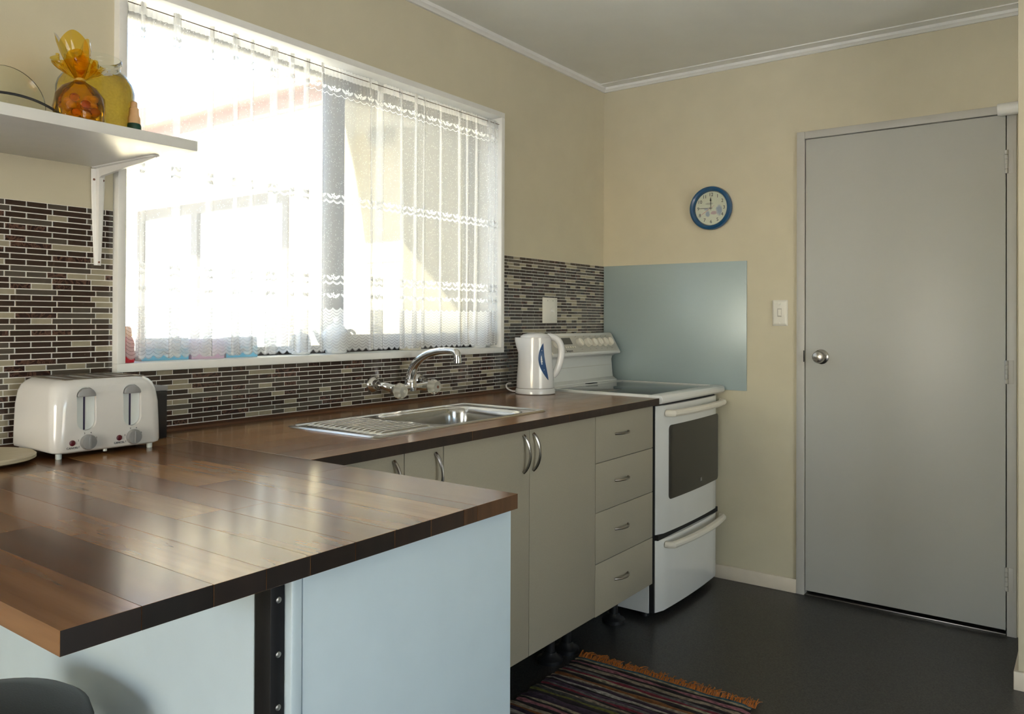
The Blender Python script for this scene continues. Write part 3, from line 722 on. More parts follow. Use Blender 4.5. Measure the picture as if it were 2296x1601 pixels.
# ------------------------------------------------------------------ cabinets along the window wall
CZ0, CZ1, CF = 0.170, 0.864, -0.640
def bow(name, p, axis, L_, par, r0=0.0045, out=0.026):
    pts = []
    for i in range(15):
        t = i/14*2-1; d = out*(1-t*t)**0.8*1.0
        q = Vector(p) + (Vector((0, 0, 1)) if axis == 'z' else Vector((1, 0, 0)))*(t*L_/2) + Vector((0, -1, 0))*(d+0.001)
        pts.append(q)
    rr = [r0*(1.25 if i in (0, 14) else (0.95+0.25*abs(i/14*2-1))) for i in range(15)]
    return obj(name, G().tube(pts, rr, 8), 'satin_nickel', par)
def leg(par, x, y):
    l = obj('leg', G().lathe([(0.018, 0.0), (0.018, CZ0-0.03), (0.028, CZ0-0.006), (0.028, CZ0)], (x, y, 0.012), (0, 0, 1), 16), 'black_plastic', par)
    obj('foot', G().lathe([(0.046, 0.0), (0.046, 0.012), (0.030, 0.020), (0.022, 0.034)], (x, y, 0.0), (0, 0, 1), 20), 'black_plastic', l)
def carcass(t, x0, x1):
    g = G().box(x0+0.001, x0+0.017, -0.62, -0.012, CZ0, CZ1).box(x1-0.017, x1-0.001, -0.62, -0.012, CZ0, CZ1).box(x0+0.017, x1-0.017, -0.62, -0.012, CZ0, CZ0+0.016).box(x0+0.017, x1-0.017, -0.03, -0.012, CZ0+0.016, CZ1-0.1)
    obj('body', g, 'carcass', t)
def cab(x0, x1, label, doors, legs=()):
    t = thing('base_cabinet', ((x0+x1)/2, -0.32, 0), label, 'cabinet', 'beige base cabinets under the worktop'); carcass(t, x0, x1)
    for (a, b_, hx) in doors:
        d = obj('door', G().box(a+0.0012, b_-0.0012, CF, -0.621, CZ0, CZ1-0.001), 'laminate', t, 0.0012)
        if hx is not None: bow('handle', (hx, CF, 0.793), 'z', 0.112, d)
    for (lx, ly) in legs: leg(t, lx, ly)
    return t
cab(-2.430, -2.128, 'beige corner cupboard mostly hidden behind the peninsula worktop', [(-2.430, -2.128, -2.166)], [(-2.39, -0.49), (-2.17, -0.1)])
cab(-2.127, -1.979, 'narrow beige cupboard between corner cupboard and sink cupboard', [(-2.127, -1.979, -2.012)], [(-2.05, -0.49), (-2.05, -0.1)])
cab(-1.978, -1.179, 'wide beige double-door cupboard below the sink', [(-1.978, -1.579, -1.612), (-1.579, -1.179, -1.560)], [(-1.93, -0.49), (-1.235, -0.49), (-1.235, -0.1), (-1.93, -0.1)])
t = thing('drawer_unit', (-0.955, -0.32, 0), 'beige four-drawer unit between the sink cupboard and stove', 'cabinet', 'beige base cabinets under the worktop'); carcass(t, -1.178, -0.733)
zz = [CZ1-0.001, 0.699, 0.527, 0.349, CZ0-0.004]
for k in range(4):
    d = obj('drawer', G().box(-1.1768, -0.7335, CF, -0.621, zz[k+1]+0.0015, zz[k]-0.0005), 'laminate', t, 0.0012)
    bow('handle', (-0.991, CF, (zz[k]+zz[k+1])/2+0.008), 'x', 0.100, d, 0.0035, 0.022)
for p in ((-1.125, -0.49), (-0.775, -0.49), (-0.775, -0.1), (-1.125, -0.1)): leg(t, *p)

# ------------------------------------------------------------------ sink
sk = thing('sink', (-1.74, -0.37, BT), 'stainless steel sink with ribbed drainer set in the wooden worktop', 'sink')
SX0, SX1, SY0, SY1 = -2.142, -1.344, -0.556, -0.182
def sdf(x, y, cx, cy, hx, hy, r):
    dx, dy = abs(x-cx)-hx+r, abs(y-cy)-hy+r
    return math.hypot(max(dx, 0), max(dy, 0)) + min(max(dx, dy), 0) - r
def sm(a, b, t): t = max(0, min(1, (t-a)/(b-a))); return t*t*(3-2*t)
def sheight(x, y):
    d = sdf(x, y, (SX0+SX1)/2, (SY0+SY1)/2, (SX1-SX0)/2, (SY1-SY0)/2, 0.03)
    z = BT+0.0005 + 0.0045*sm(0.0, -0.006, d) - 0.004*sm(-0.014, -0.026, d)
    b_ = sdf(x, y, -1.630, -0.366, 0.205, 0.150, 0.06)
    z -= 0.006*sm(0.012, 0.0, b_) + 0.130*sm(-0.001, -0.020, b_) + 0.010*sm(-0.02, -0.12, b_)
    if x < -1.865:
        if -2.105 < x: 
            e = min(sm(-2.108, -2.055, x), 1-sm(-1.905, -1.868, x)); ph = (y+0.515)/0.0235
            if 0 < ph < 12.5: z += e*0.007*(max(0, math.sin(PI*(ph % 1)))**2.0)
    return z
def grid(x0, x1, nx, ny):
    g = G(); xs = [x0+(x1-x0)*i/nx for i in range(nx+1)]; ys = sorted(set([SY0+(SY1-SY0)*j/ny for j in range(ny+1)] + [SY0+0.0004, SY0+0.0012, SY1-0.0004, SY1-0.0012])); ny = len(ys)-1
    def inset(yy):
        e = min(yy-SY0, SY1-yy); r = 0.03
        return r-math.sqrt(max(0.0, r*r-(r-e)**2)) if e < r else 0.0
    for yy in ys:
        i0 = inset(yy); a0 = x0+i0 if x0 == SX0 else x0; a1 = x1-i0 if x1 == SX1 else x1
        for i in range(nx+1):
            X_ = a0+(a1-a0)*i/nx; g.v.append((X_, yy, sheight(X_, yy)))
    n = nx+1
    for j in range(ny):
        for i in range(nx): g.f.append((j*n+i, j*n+i+1, (j+1)*n+i+1, (j+1)*n+i)); g.m.append(0)
    return g
obj('drainer', grid(SX0, -1.862, 110, 170), 'steel', sk, ang=80)
bw = obj('bowl', grid(-1.862, SX1, 210, 150), 'steel', sk, ang=80)
obj('waste', G().lathe([(0.045, 0.0), (0.045, 0.002), (0.038, 0.003), (0.030, -0.002)], (-1.63, -0.366, 0.7480), (0, 0, 1), 28), 'chrome', bw)

# ------------------------------------------------------------------ tap
tp = thing('mixer_tap', (-1.51, -0.004, 0.9), 'chrome wall-mounted sink mixer with swan-neck spout and clear faceted handles', 'tap')
BYT, ZT = -0.078, 0.958
for fx, ax_ in ((-1.628, 0), (-1.398, 0)):
    f_ = obj('wall_flange', G().lathe([(0.029, 0.0), (0.029, 0.004), (0.026, 0.010), (0.017, 0.016), (0.015, 0.03)], (fx, -0.0045, 0.972), (0, -1, 0), 28), 'chrome', tp)
    sx = 1 if fx < -1.5 else -1
    obj('wall_arm', G().tube(bez((fx, -0.030, 0.972), (fx, -0.050, 0.972), (fx+0.01*sx, BYT-0.002, 0.966), (fx+0.030*sx, BYT, ZT), 10), [0.0135]*11, 14), 'chrome', tp)
obj('body', G().tube([(-1.605, BYT, ZT), (-1.59, BYT, ZT), (-1.545, BYT, ZT), (-1.53, BYT, ZT), (-1.49, BYT, ZT), (-1.475, BYT, ZT), (-1.435, BYT, ZT), (-1.42, BYT, ZT)], [0.0165, 0.0165, 0.0125, 0.014, 0.014, 0.0125, 0.0165, 0.0165], 18), 'chrome', tp)
obj('collar', G().lathe([(0.020, -0.012), (0.021, 0.0), (0.021, 0.026), (0.0195, 0.029), (0.0175, 0.030)], (-1.512, BYT, ZT), (0, 0, 1), 26), 'chrome', tp)
sp_pts = bez((-1.512, BYT, 0.986), (-1.512, BYT-0.004, 1.055), (-1.513, -0.160, 1.096), (-1.515, -0.272, 1.093), 16) + bez((-1.515, -0.272, 1.093), (-1.515, -0.290, 1.092), (-1.515, -0.297, 1.086), (-1.515, -0.297, 1.070), 6)[1:]
n_ = len(sp_pts)
spout = obj('spout', G().tube(sp_pts, [0.0185-0.0075*min(1, i/(n_-7)) if i < n_-6 else 0.0122 for i in range(n_)], 18), 'chrome', tp)
obj('aerator', G().lathe([(0.0125, 0.0), (0.0135, 0.001), (0.0135, 0.018), (0.0115, 0.019)], (-1.515, -0.297, 1.052), (0, 0, 1), 20), 'chrome', spout)
for hx, hz in ((-1.600, 0.953), (-1.428, 0.957)):
    obj('handle_stem', G().lathe([(0.0155, 0.0), (0.0155, 0.016), (0.010, 0.020), (0.010, 0.026)], (hx, BYT, hz), (0, -1, 0), 18), 'dull_steel', tp)
    hn = obj('handle', G().lathe([(0.019, 0.0), (0.0255, 0.003), (0.0265, 0.013), (0.0245, 0.024), (0.0195, 0.031), (0.008, 0.0325)], (hx, BYT-0.022, hz), (0, -1, 0), 48, wob=lambda a, h: 1+0.055*math.cos(8*a)), 'acrylic', tp)
    obj('cap', G().lathe([(0.0055, 0.0), (0.0055, 0.0012)], (hx, BYT-0.0542, hz), (0, -1, 0), 14), 'fascia_brown' if hx > -1.5 else 'panel_grey', hn)

# ================================================================== STOVE
stv = thing('stove', (-0.36, -0.34, 0), 'white freestanding electric stove with backguard, ceramic hob and oven', 'stove')
OX0, OX1, OF = -0.688, -0.040, -0.645
obj('body', G().box(OX0, OX1-0.004, -0.600, -0.030, 0.028, 0.866), 'enamel', stv, 0.002)
obj('front_gap', G().box(OX0+0.006, OX1-0.010, -0.618, -0.600, 0.03, 0.860), 'dark_gap', stv)
for fx in (OX0+0.05, OX1-0.06):
    for fy in (-0.56, -0.08): obj('foot', G().lathe([(0.018, 0), (0.018, 0.028)], (fx, fy, 0), (0, 0, 1), 12), 'black_plastic', stv)
rim = G()
pr = [(-0.640, 0.866), (-0.655, 0.868), (-0.662, 0.876), (-0.662, 0.890), (-0.656, 0.899), (-0.642, 0.9015), (-0.600, 0.9005), (-0.600, 0.866)]
rim.prism(pr, 'x', OX0-0.004, OX1+0.004)
rim.box(OX0-0.002, OX0+0.024, -0.600, -0.085, 0.868, 0.9005).box(OX1-0.022, OX1+0.002, -0.600, -0.085, 0.868, 0.9005).box(OX0+0.024, OX1-0.022, -0.150, -0.085, 0.868, 0.9005)
hob = obj('hob_surround', rim, 'enamel', stv, 0.0015)
obj('hob_glass', G().box(OX0+0.024, OX1-0.022, -0.600, -0.150, 0.870, 0.8995), 'hob_black', stv, 0.0005)
obj('hob_vent', G().box(-0.375, -0.300, -0.140, -0.118, 0.9005, 0.9035), 'dark_gap', hob)
# backguard: profile in (y, z)
bp = [(-0.030, 0.866), (-0.110, 0.866), (-0.100, 0.905), (-0.078, 0.918), (-0.073, 0.960), (-0.071, 0.985), (-0.069, 1.004), (-0.074, 1.020), (-0.090, 1.029), (-0.118, 1.034), (-0.121, 1.042), (-0.068, 1.132), (-0.060, 1.137), (-0.030, 1.137)]
obj('backguard', G().prism(bp, 'x', OX0+0.002, OX1+0.002), 'enamel', stv, 0.0015)
obj('backguard_joint', G().box(OX0+0.010, OX1-0.002, -0.0735, -0.0705, 0.976, 0.9785), 'panel_grey', stv)
# inset control panel lies on the slanted face
n1 = Vector((0, -0.121, 1.042)); n2 = Vector((0, -0.068, 1.132)); sl_ = (n2-n1); su = sl_.normalized(); sn = Vector((0, -su.z, su.y))
if sn.y > 0: sn = -sn
def onp(x, t, lift=0.0): return Vector((x, 0, 0)) + n1 + su*t + sn*lift
LP = sl_.length
def plate(x0, x1, t0, t1, l0, l1):
    return G().add([onp(x0, t0, l0), onp(x1, t0, l0), onp(x1, t1, l0), onp(x0, t1, l0), onp(x0, t0, l1), onp(x1, t0, l1), onp(x1, t1, l1), onp(x0, t1, l1)],
                   [(0, 3, 2, 1), (4, 5, 6, 7), (0, 1, 5, 4), (1, 2, 6, 5), (2, 3, 7, 6), (3, 0, 4, 7)])
cp = obj('control_panel', plate(OX0+0.040, OX1-0.012, 0.009, LP-0.008, -0.001, 0.0008), 'panel_grey', stv, 0.0004)
obj('trim_strip', plate(OX0+0.004, OX0+0.038, 0.002, LP-0.004, -0.001, 0.0015), 'cream_plastic', stv, 0.001)
kx = [-0.592, -0.393, -0.318, -0.262, -0.210, -0.157, -0.108]
for i, x in enumerate(kx):
    k = obj('knob', G().lathe([(0.0225, 0.0), (0.022, 0.006), (0.0195, 0.016), (0.016, 0.0185)], onp(x, 0.056, 0.0008), sn, 24), 'cream_plastic', stv)
    c0 = onp(x, 0.056, 0.017)
    obj('grip', G().add([c0+Vector((dx, 0, 0))*q+su*s_*0.016*q2+sn*h for h, q, q2 in ((0.0, 1, 1), (0.005, 0.6, 0.9)) for dx, s_ in ((-0.004, -1), (0.004, -1), (0.004, 1), (-0.004, 1))],
        [(0, 3, 2, 1), (4, 5, 6, 7), (0, 1, 5, 4), (1, 2, 6, 5), (2, 3, 7, 6), (3, 0, 4, 7)]), 'cream_plastic', k, 0.001)
obj('display', plate(-0.560, -0.452, 0.052, 0.086, 0.0008, 0.0016), 'display', stv)
for i in range(5): obj('button', plate(-0.530+i*0.020, -0.520+i*0.020, 0.033, 0.041, 0.0008, 0.004), 'cream_plastic', stv, 0.0005)
text('brand_print', 'Simpson', 0.0165, onp(-0.505, 0.0185, 0.001), (1, 0, 0), su, 'print_dark', cp)
for i, x in enumerate(kx):
    obj('dial_mark', plate(x-0.014, x-0.002, 0.0885, 0.090, 0.0008, 0.0012), 'print_grey', cp)
    obj('dial_mark', plate(x-0.002, x+0.001, 0.0915, 0.0945, 0.0008, 0.0012), 'print_grey', cp)
    obj('dial_mark', plate(x-0.004, x+0.010, 0.0225, 0.0240, 0.0008, 0.0012), 'print_grey', cp)
# oven door: bowed plan, profile (x,y) swept in z
def bowed(x0, x1, y0, z0, z1, bulge, back=-0.618, r=0.012):
    pts = []
    n = 14
    for i in range(n+1):
        t = i/n; x = x0+(x1-x0)*t; e = min(t, 1-t)*(x1-x0)
        y = y0 - bulge*(1-(2*t-1)**2) + (r-math.sqrt(max(0, r*r-(r-e)**2)) if e < r else 0)
        pts.append((x, y))
    pts += [(x1, back), (x0, back)]
    return pts
def face_y(x, y0, bulge, x0, x1): t = (x-x0)/(x1-x0); return y0 - bulge*(1-(2*t-1)**2)
DX0, DX1 = OX0+0.016, OX1
pts = bowed(DX0, DX1, -0.634, 0, 0, 0.012)
od = obj('oven_door', G().prism(pts, 'z', 0.340, 0.856), 'enamel', stv, 0.003)
# window plate follows the bow
def patch(x0, x1, z0, z1, r, lift, y0=-0.634, bulge=0.012, th=0.002):
    o2 = rrect((x0+x1)/2, (z0+z1)/2, (x1-x0)/2, (z1-z0)/2, r, 5)
    xs_ = sorted(set([x0+r*q for q in (0, .03, .12, .3, .6, 1)] + [x1-r*q for q in (0, .03, .12, .3, .6, 1)] + [x0+r+(x1-x0-2*r)*i/10 for i in range(1, 10)])); cols_ = len(xs_)-1; g = G()
    for lf in (lift, lift-th):
        for i in range(cols_+1):
            x = xs_[i]; e = min(x-x0, x1-x); dz = r-math.sqrt(max(0, r*r-(r-e)**2)) if e < r else 0
            y = face_y(x, y0, bulge, DX0, DX1)-lf
            g.v.append((x, y, z0+dz)); g.v.append((x, y, z1-dz))
    n = cols_+1
    for i in range(cols_):
        a = 2*i; g.f.append((a, a+2, a+3, a+1)); g.m.append(0); b_ = 2*n+2*i; g.f.append((b_, b_+1, b_+3, b_+2)); g.m.append(0)
        g.f.append((a, b_, b_+2, a+2)); g.m.append(0); g.f.append((a+1, a+3, b_+3, b_+1)); g.m.append(0)
    g.f.append((0, 1, 2*n+1, 2*n)); g.m.append(0); g.f.append((2*n-2, 4*n-2, 4*n-1, 2*n-1)); g.m.append(0)
    return g
win = obj('oven_window', patch(DX0+0.085, DX1-0.010, 0.470, 0.772, 0.018, 0.0012), 'oven_glass', od)
obj('badge', patch(-0.280, -0.262, 0.496, 0.512, 0.001, 0.0020, th=0.0006), 'print_grey', win)
def bar(name, z, y0, par, drop):
    pts = [Vector((DX0+0.058, y0-0.006, z)), Vector((DX0+0.060, y0-0.020, z))]
    n = 12
    for i in range(n+1):
        t = i/n; x = DX0+0.070+(DX1-0.004-DX0-0.070)*t; pts.append(Vector((x, face_y(x, y0, 0.026, DX0, DX1)-0.024, z)))
    pts += [Vector((DX1+0.004, y0-0.020, z)), Vector((DX1+0.004, y0-0.004, z))]
    return obj(name, G().tube(pts, 0.0145, 10, flat=1.0), 'cream_plastic', par)
bar('handle', 0.824, -0.634, od, 0)
dr = obj('warming_drawer', G().prism(bowed(DX0, DX1, -0.634, 0, 0, 0.012), 'z', 0.030, 0.318), 'enamel', stv, 0.003)
bar('handle', 0.294, -0.634, dr, 0)
obj('drawer_gap', G().box(DX0+0.004, DX1-0.004, -0.632, -0.618, 0.318, 0.340), 'dark_gap', stv)

# ================================================================== KETTLE
KC = Vector((-0.857, -0.165, BT)); ke = Vector((0.60, -0.80, 0)); kp = Vector((0.80, 0.60, 0))
kt = thing('kettle', KC, 'white cordless electric kettle with blue water gauge beside the stove', 'kettle')
def kr(z):  # body radius at height
    return 0.0785 - 0.0125*sm(0.02, 0.235, z)
secs = []
for z in (0.026, 0.030, 0.05, 0.09, 0.13, 0.17, 0.20, 0.222, 0.232):
    r = kr(z); sec = []
    for i in range(40):
        a = 2*PI*i/40; k = 1.0; 
        lip = max(0, math.cos(a-PI))**14*0.020*sm(0.15, 0.225, z)
        sec.append(KC + ke*(math.cos(a)*(r+lip)) + kp*(math.sin(a)*r) + Vector((0, 0, z)))
    secs.append(sec)
body = obj('body', G().loft(secs), 'kettle_white', kt, ang=50)
obj('base', G().lathe([(0.078, 0.0), (0.083, 0.003), (0.083, 0.015), (0.079, 0.024)], KC, (0, 0, 1), 40), 'kettle_white', kt)
obj('base_gap', G().lathe([(0.074, 0.0), (0.074, 0.004)], KC+Vector((0, 0, 0.023)), (0, 0, 1), 40), 'print_grey', kt)
secs = []
for z, s_ in ((0.2325, 1.0), (0.238, 0.97), (0.246, 0.80), (0.251, 0.45), (0.252, 0.1)):
    secs.append([KC + ke*(math.cos(2*PI*i/32)*0.064*s_) + kp*(math.sin(2*PI*i/32)*0.064*s_) + Vector((0, 0, z)) for i in range(32)])
obj('lid', G().loft(secs), 'kettle_white', kt, ang=50)
def K(a, b, z): return KC + ke*a + kp*b + Vector((0, 0, z))
hp = bez(K(0.050, 0, 0.236), K(0.098, 0, 0.240), K(0.118, 0, 0.200), K(0.104, 0, 0.140), 12) + bez(K(0.104, 0, 0.140), K(0.096, 0, 0.105), K(0.088, 0, 0.085), K(0.072, 0, 0.075), 8)[1:]
obj('handle', G().tube(hp, [0.014]*len(hp), 14), 'kettle_white', kt, ang=60)
# blue crescent gauge on the camera side, to the right of centre
g = G(); n = 16; KG = -0.27
tocam = math.atan2((CAM-KC).dot(kp), (CAM-KC).dot(ke))   # angle of the camera in kettle frame
for lf in (0.0012, -0.002):
    for i in range(n+1):
        t = i/n; z = 0.060+0.150*t; mid = 0.62-0.62*math.sin(PI*(0.10+0.62*t))+0.10; wd = 0.40*math.sin(PI*min(1, max(0, t)))**0.75+0.004
        for s_ in (-1, 1):
            a = tocam + mid*0.9 + s_*wd*0.5 - KG
            rr = kr(z)+lf; g.v.append(tuple(KC + ke*math.cos(a)*rr + kp*math.sin(a)*rr + Vector((0, 0, z))))
for i in range(n):
    a = 2*i; b_ = 2*(n+1)+a
    for f in ((a, a+1, a+3, a+2), (b_, b_+2, b_+3, b_+1), (a, a+2, b_+2, b_), (a+1, b_+1, b_+3, a+3)): g.f.append(f); g.m.append(0)
g.f.append((0, 2*(n+1), 2*(n+1)+1, 1)); g.m.append(0); g.f.append((2*n, 2*n+1, 4*n+3, 4*n+2)); g.m.append(0)
gauge = obj('water_gauge', g, 'kettle_blue', kt)
GMID = [(0.060+0.150*t, tocam - KG + 0.9*(0.62-0.62*math.sin(PI*(0.10+0.62*t))+0.10)) for t in (0.28, 0.55, 0.80)]
for z, a in GMID:
    rr = kr(z)+0.0012; d = ke*math.cos(a)+kp*math.sin(a)
    obj('level_dot', G().lathe([(0.0016, 0), (0.0014, 0.0006)], KC+d*rr+Vector((0, 0, z)), d, 8), 'kettle_white', gauge)
obj('cord', G().tube(bez(K(-0.07, 0.03, 0.006), K(-0.125, 0.03, 0.002), K(-0.135, 0.05, 0.040), K(-0.10, 0.085, 0.036), 12), 0.0035, 8), 'kettle_white', kt)

# ================================================================== TOASTER
TC = Vector((-2.662, -0.1355, BT))
to = thing('toaster', TC, 'white four-slice toaster with grey knobs and levers on the peninsula', 'toaster')
THX, THY, TZ0, TZ1 = 0.1240, 0.1080, 0.012, 0.170
secs = []
for z, ins, r in ((TZ0, 0.007, 0.020), (TZ0+0.003, 0.002, 0.022), (TZ0+0.009, 0.0, 0.024), (0.05, 0.0, 0.026), (0.11, 0.001, 0.030), (0.140, 0.004, 0.034), (0.155, 0.009, 0.036), (0.163, 0.016, 0.036), (0.1685, 0.025, 0.034), (TZ1, 0.030, 0.032)):
    secs.append([TC + Vector((a, b, z)) for a, b in rrect(0, 0, THX-ins, THY-ins*0.8, r, 8)])
tb = obj('body', G().loft(secs), 'toaster_white', to, ang=40)
LX = (-0.0540, 0.0490)
cut = []
for lx in LX:
    pr = [(TC.x+lx+p, TC.z+0.106+q) for p, q in rrect(0, 0, 0.0210, 0.0475, 0.0207, 9)]
    cut.append(G().prism(pr, 'y', TC.y-THY-0.02, TC.y-THY+0.010))
for sx in (-0.066, -0.022, 0.022, 0.066):
    cut.append(G().box(TC.x+sx-0.012, TC.x+sx+0.012, TC.y-0.070, TC.y+0.070, TC.z+0.06, TC.z+TZ1+0.03))
carve(tb, cut)
for lx in LX:
    pr = [(TC.x+lx+p, TC.z+0.106+q) for p, q in rrect(0, 0, 0.0202, 0.0467, 0.0199, 9)]
    rc = obj('lever_recess', G().prism(pr, 'y', TC.y-THY+0.0085, TC.y-THY+0.0105), 'toaster_recess', to)
    obj('lever_slot', G().box(TC.x+lx-0.0045, TC.x+lx-0.0005, TC.y-THY+0.0078, TC.y-THY+0.0085, TC.z+0.0595, TC.z+0.134), 'slot_blue', rc)
    lv = [(TC.x+lx+0.0196*math.cos(R(a)), TC.z+0.133+0.0190*math.sin(R(a))) for a in range(0, 181, 15)]
    obj('lever', G().prism(lv, 'y', TC.y-THY-0.003, TC.y-THY+0.0085), 'toaster_grey', to, 0.002)
    kc = Vector((TC.x+lx+0.002, TC.y-THY, TC.z+0.033))
    kb = obj('knob', G().lathe([(0.0168, 0.0), (0.0168, 0.007), (0.0155, 0.0105), (0.012, 0.0113)], kc, (0, -1, 0), 28), 'toaster_grey', to)
    obj('knob_ridge', G().box(kc.x-0.0025, kc.x+0.0025, kc.y-0.0135, kc.y-0.0105, kc.z-0.013, kc.z+0.013), 'toaster_grey', kb, 0.001)
    obj('cancel_button', G().lathe([(0.0063, 0.0), (0.0063, 0.0015), (0.0045, 0.0022)], (TC.x+lx-0.0310, kc.y, kc.z+0.001), (0, -1, 0), 18), 'maroon', to)
    text('print', 'CANCEL', 0.0062, (TC.x+lx-0.0310, kc.y-0.0003, kc.z-0.0100), (1, 0, 0), (0, 0, 1), 'print_dark', to)
    for i_, an in enumerate((205, 165, 110, 70, 20)):
        text('print', str(i_+1), 0.0052, (kc.x+0.0205*math.cos(R(an)), kc.y-0.0003, kc.z+0.0205*math.sin(R(an))), (1, 0, 0), (0, 0, 1), 'print_dark', to)
tt = G(); hx_, hy_ = 0.090, 0.083
cutx = [-hx_, -0.078, -0.054, -0.034, -0.010, 0.010, 0.034, 0.054, 0.078, hx_]
tt.box(TC.x-hx_, TC.x+hx_, TC.y-hy_, TC.y-0.070, TC.z+TZ1-0.0005, TC.z+TZ1+0.0015).box(TC.x-hx_, TC.x+hx_, TC.y+0.070, TC.y+hy_, TC.z+TZ1-0.0005, TC.z+TZ1+0.0015)
for i in range(0, 9, 2): tt.box(TC.x+cutx[i], TC.x+cutx[i+1], TC.y-0.070, TC.y+0.070, TC.z+TZ1-0.0005, TC.z+TZ1+0.0015)
obj('top_plate', tt, 'toaster_top', to)
for sx in (-0.066, -0.022, 0.022, 0.066):
    obj('bread_slot', G().box(TC.x+sx-0.0118, TC.x+sx+0.0118, TC.y-0.0698, TC.y+0.0698, TC.z+0.0600, TC.z+0.063), 'dark_gap', to)
for a, b in ((-0.105, -0.090), (0.100, -0.090), (-0.105, 0.088), (0.100, 0.088)):
    obj('foot', G().lathe([(0.0058, 0.0), (0.0064, 0.002), (0.0064, 0.016)], (TC.x+a, TC.y+b, TC.z), (0, 0, 1), 14), 'toaster_recess', to)
obj('crumb_tray_catch', G().lathe([(0.004, 0.0), (0.0045, 0.002), (0.0035, 0.008)], (TC.x-0.008, TC.y-THY+0.012, TC.z+0.006), (0, 0, 1), 12), 'toaster_recess', to)

# black canister behind the toaster
cn = thing('black_canister', (-2.497, -0.085, BT), 'black box with grey lid standing between toaster and tiled wall', 'canister')
obj('body', G().box(-2.541, -2.458, -0.125, -0.045, BT, BT+0.122), 'black_plastic', cn, 0.003)
obj('lid', G().box(-2.542, -2.457, -0.126, -0.044, BT+0.122, BT+0.134), 'toaster_grey', cn, 0.002)
# round board at the left
bd = thing('round_board', (-2.895, -0.115, BT), 'round pale wooden serving board left of the toaster', 'board')
obj('board', G().lathe([(0.112, 0.0), (0.118, 0.003), (0.118, 0.009), (0.114, 0.012), (0.01, 0.012)], (-2.905, -0.145, BT+0.006), (0, 0, 1), 56), 'board_wood', bd)
obj('foot_ring', G().lathe([(0.06, 0.0), (0.06, 0.0062)], (-2.905, -0.145, BT), (0, 0, 1), 32), 'board_wood', bd)

# ================================================================== SHELF
SZ0, SZ1 = 1.580, 1.6035
sh = thing('wall_shelf', (-3.05, -0.2, SZ0), 'white wall shelf with bracket left of the window', 'shelf')
obj('board', G().box(-3.62, -2.543, -0.388, -0.001, SZ0, SZ1), 'white_trim', sh, 0.0012)
def bracket(x):
    # tapering U-channel wall leg, round foot, and arm under the board
    sec = []
    for z, w_, d in ((1.575, 0.0175, 0.017), (1.53, 0.0170, 0.016), (1.42, 0.0130, 0.013), (1.345, 0.0095, 0.010), (1.333, 0.0090, 0.006)):
        sec.append([(x-w_, -0.0045, z), (x-w_*0.85, -0.0075, z), (x-w_*0.45, -0.0095, z), (x-w_*0.3, -0.0045-d, z), (x+w_*0.3, -0.0045-d, z), (x+w_*0.45, -0.0095, z), (x+w_*0.85, -0.0075, z), (x+w_, -0.0045, z)])
    b_ = obj('bracket', G().loft(sec), 'white_trim', sh, ang=30)
    sec = []
    for y, w_, d in ((-0.005, 0.016, 0.034), (-0.03, 0.015, 0.024), (-0.12, 0.0125, 0.017), (-0.22, 0.0095, 0.012), (-0.275, 0.008, 0.006)):
        sec.append([(x-w_, y, SZ0-0.0002), (x-w_, y, SZ0-0.003), (x-w_*0.4, y, SZ0-0.004), (x-w_*0.3, y, SZ0-d), (x+w_*0.3, y, SZ0-d), (x+w_*0.4, y, SZ0-0.004), (x+w_, y, SZ0-0.003), (x+w_, y, SZ0-0.0002)])
    obj('bracket_arm', G().loft(sec), 'white_trim', b_, ang=30)
    for dx, z in ((-0.0115, 1.548), (0.0115, 1.548), (0.0, 1.341)):
        obj('screw', G().lathe([(0.0030, 0.0), (0.0026, 0.0012)], (x+dx, -0.0085 if z > 1.4 else -0.0125, z), (0, -1, 0), 10), 'fascia_brown', b_)
bracket(-2.578); bracket(-3.35)

# things on the shelf
def at(px, py, y):   # a point of the shelf region given as pixel and distance from the wall
    d = fw + rt*((px-PPX)/F_PX) - up*((py-PPY)/F_PX); t = (y-CAM.y)/d.y; return CAM + d*t
jc = at(214, 290, -0.235); jc.z = SZ1
ja = thing('glass_jar', jc, 'clear glass jar of yellow liquid behind the amber bag on the shelf', 'jar')
jr = 0.079
prof = [(0.070, 0.0), (jr-0.002, 0.006), (jr, 0.02), (jr, 0.105), (jr-0.004, 0.120), (0.062, 0.140), (0.050, 0.150), (0.049, 0.162), (0.0525, 0.165), (0.0525, 0.174), (0.049, 0.177)]
obj('glass', G().lathe(prof, jc, (0, 0, 1), 40, cap=False), 'jar_glass', ja, ang=60)
obj('base', G().lathe([(0.070, 0.0), (0.069, 0.003)], jc, (0, 0, 1), 40), 'jar_glass', ja)
obj('contents', G().lathe([(0.068, 0.0035), (jr-0.0045, 0.010), (jr-0.0035, 0.02), (jr-0.0035, 0.104), (jr-0.007, 0.118), (0.064, 0.131), (0.005, 0.132)], jc, (0, 0, 1), 40), 'yellow_liquid', ja, ang=60)
bc = at(178, 285, -0.335); bc.z = SZ1
ba = thing('sweet_bag', bc, 'amber cellophane bag of sweets tied at the neck, on the shelf', 'bag')
rb = random.Random(5)
def crumple(a, h): return 1+0.05*math.sin(5*a+h*90)+0.035*math.sin(11*a-h*140)+0.02*math.sin(23*a+h*60)
obj('pouch', G().lathe([(0.030, 0.0), (0.046, 0.004), (0.049, 0.03), (0.046, 0.055), (0.032, 0.074), (0.012, 0.086), (0.009, 0.092)], bc, (0, 0, 1), 48, wob=lambda a, h: 1+0.03*math.sin(7*a+h*80), cap=False), 'amber_film', ba, ang=60)
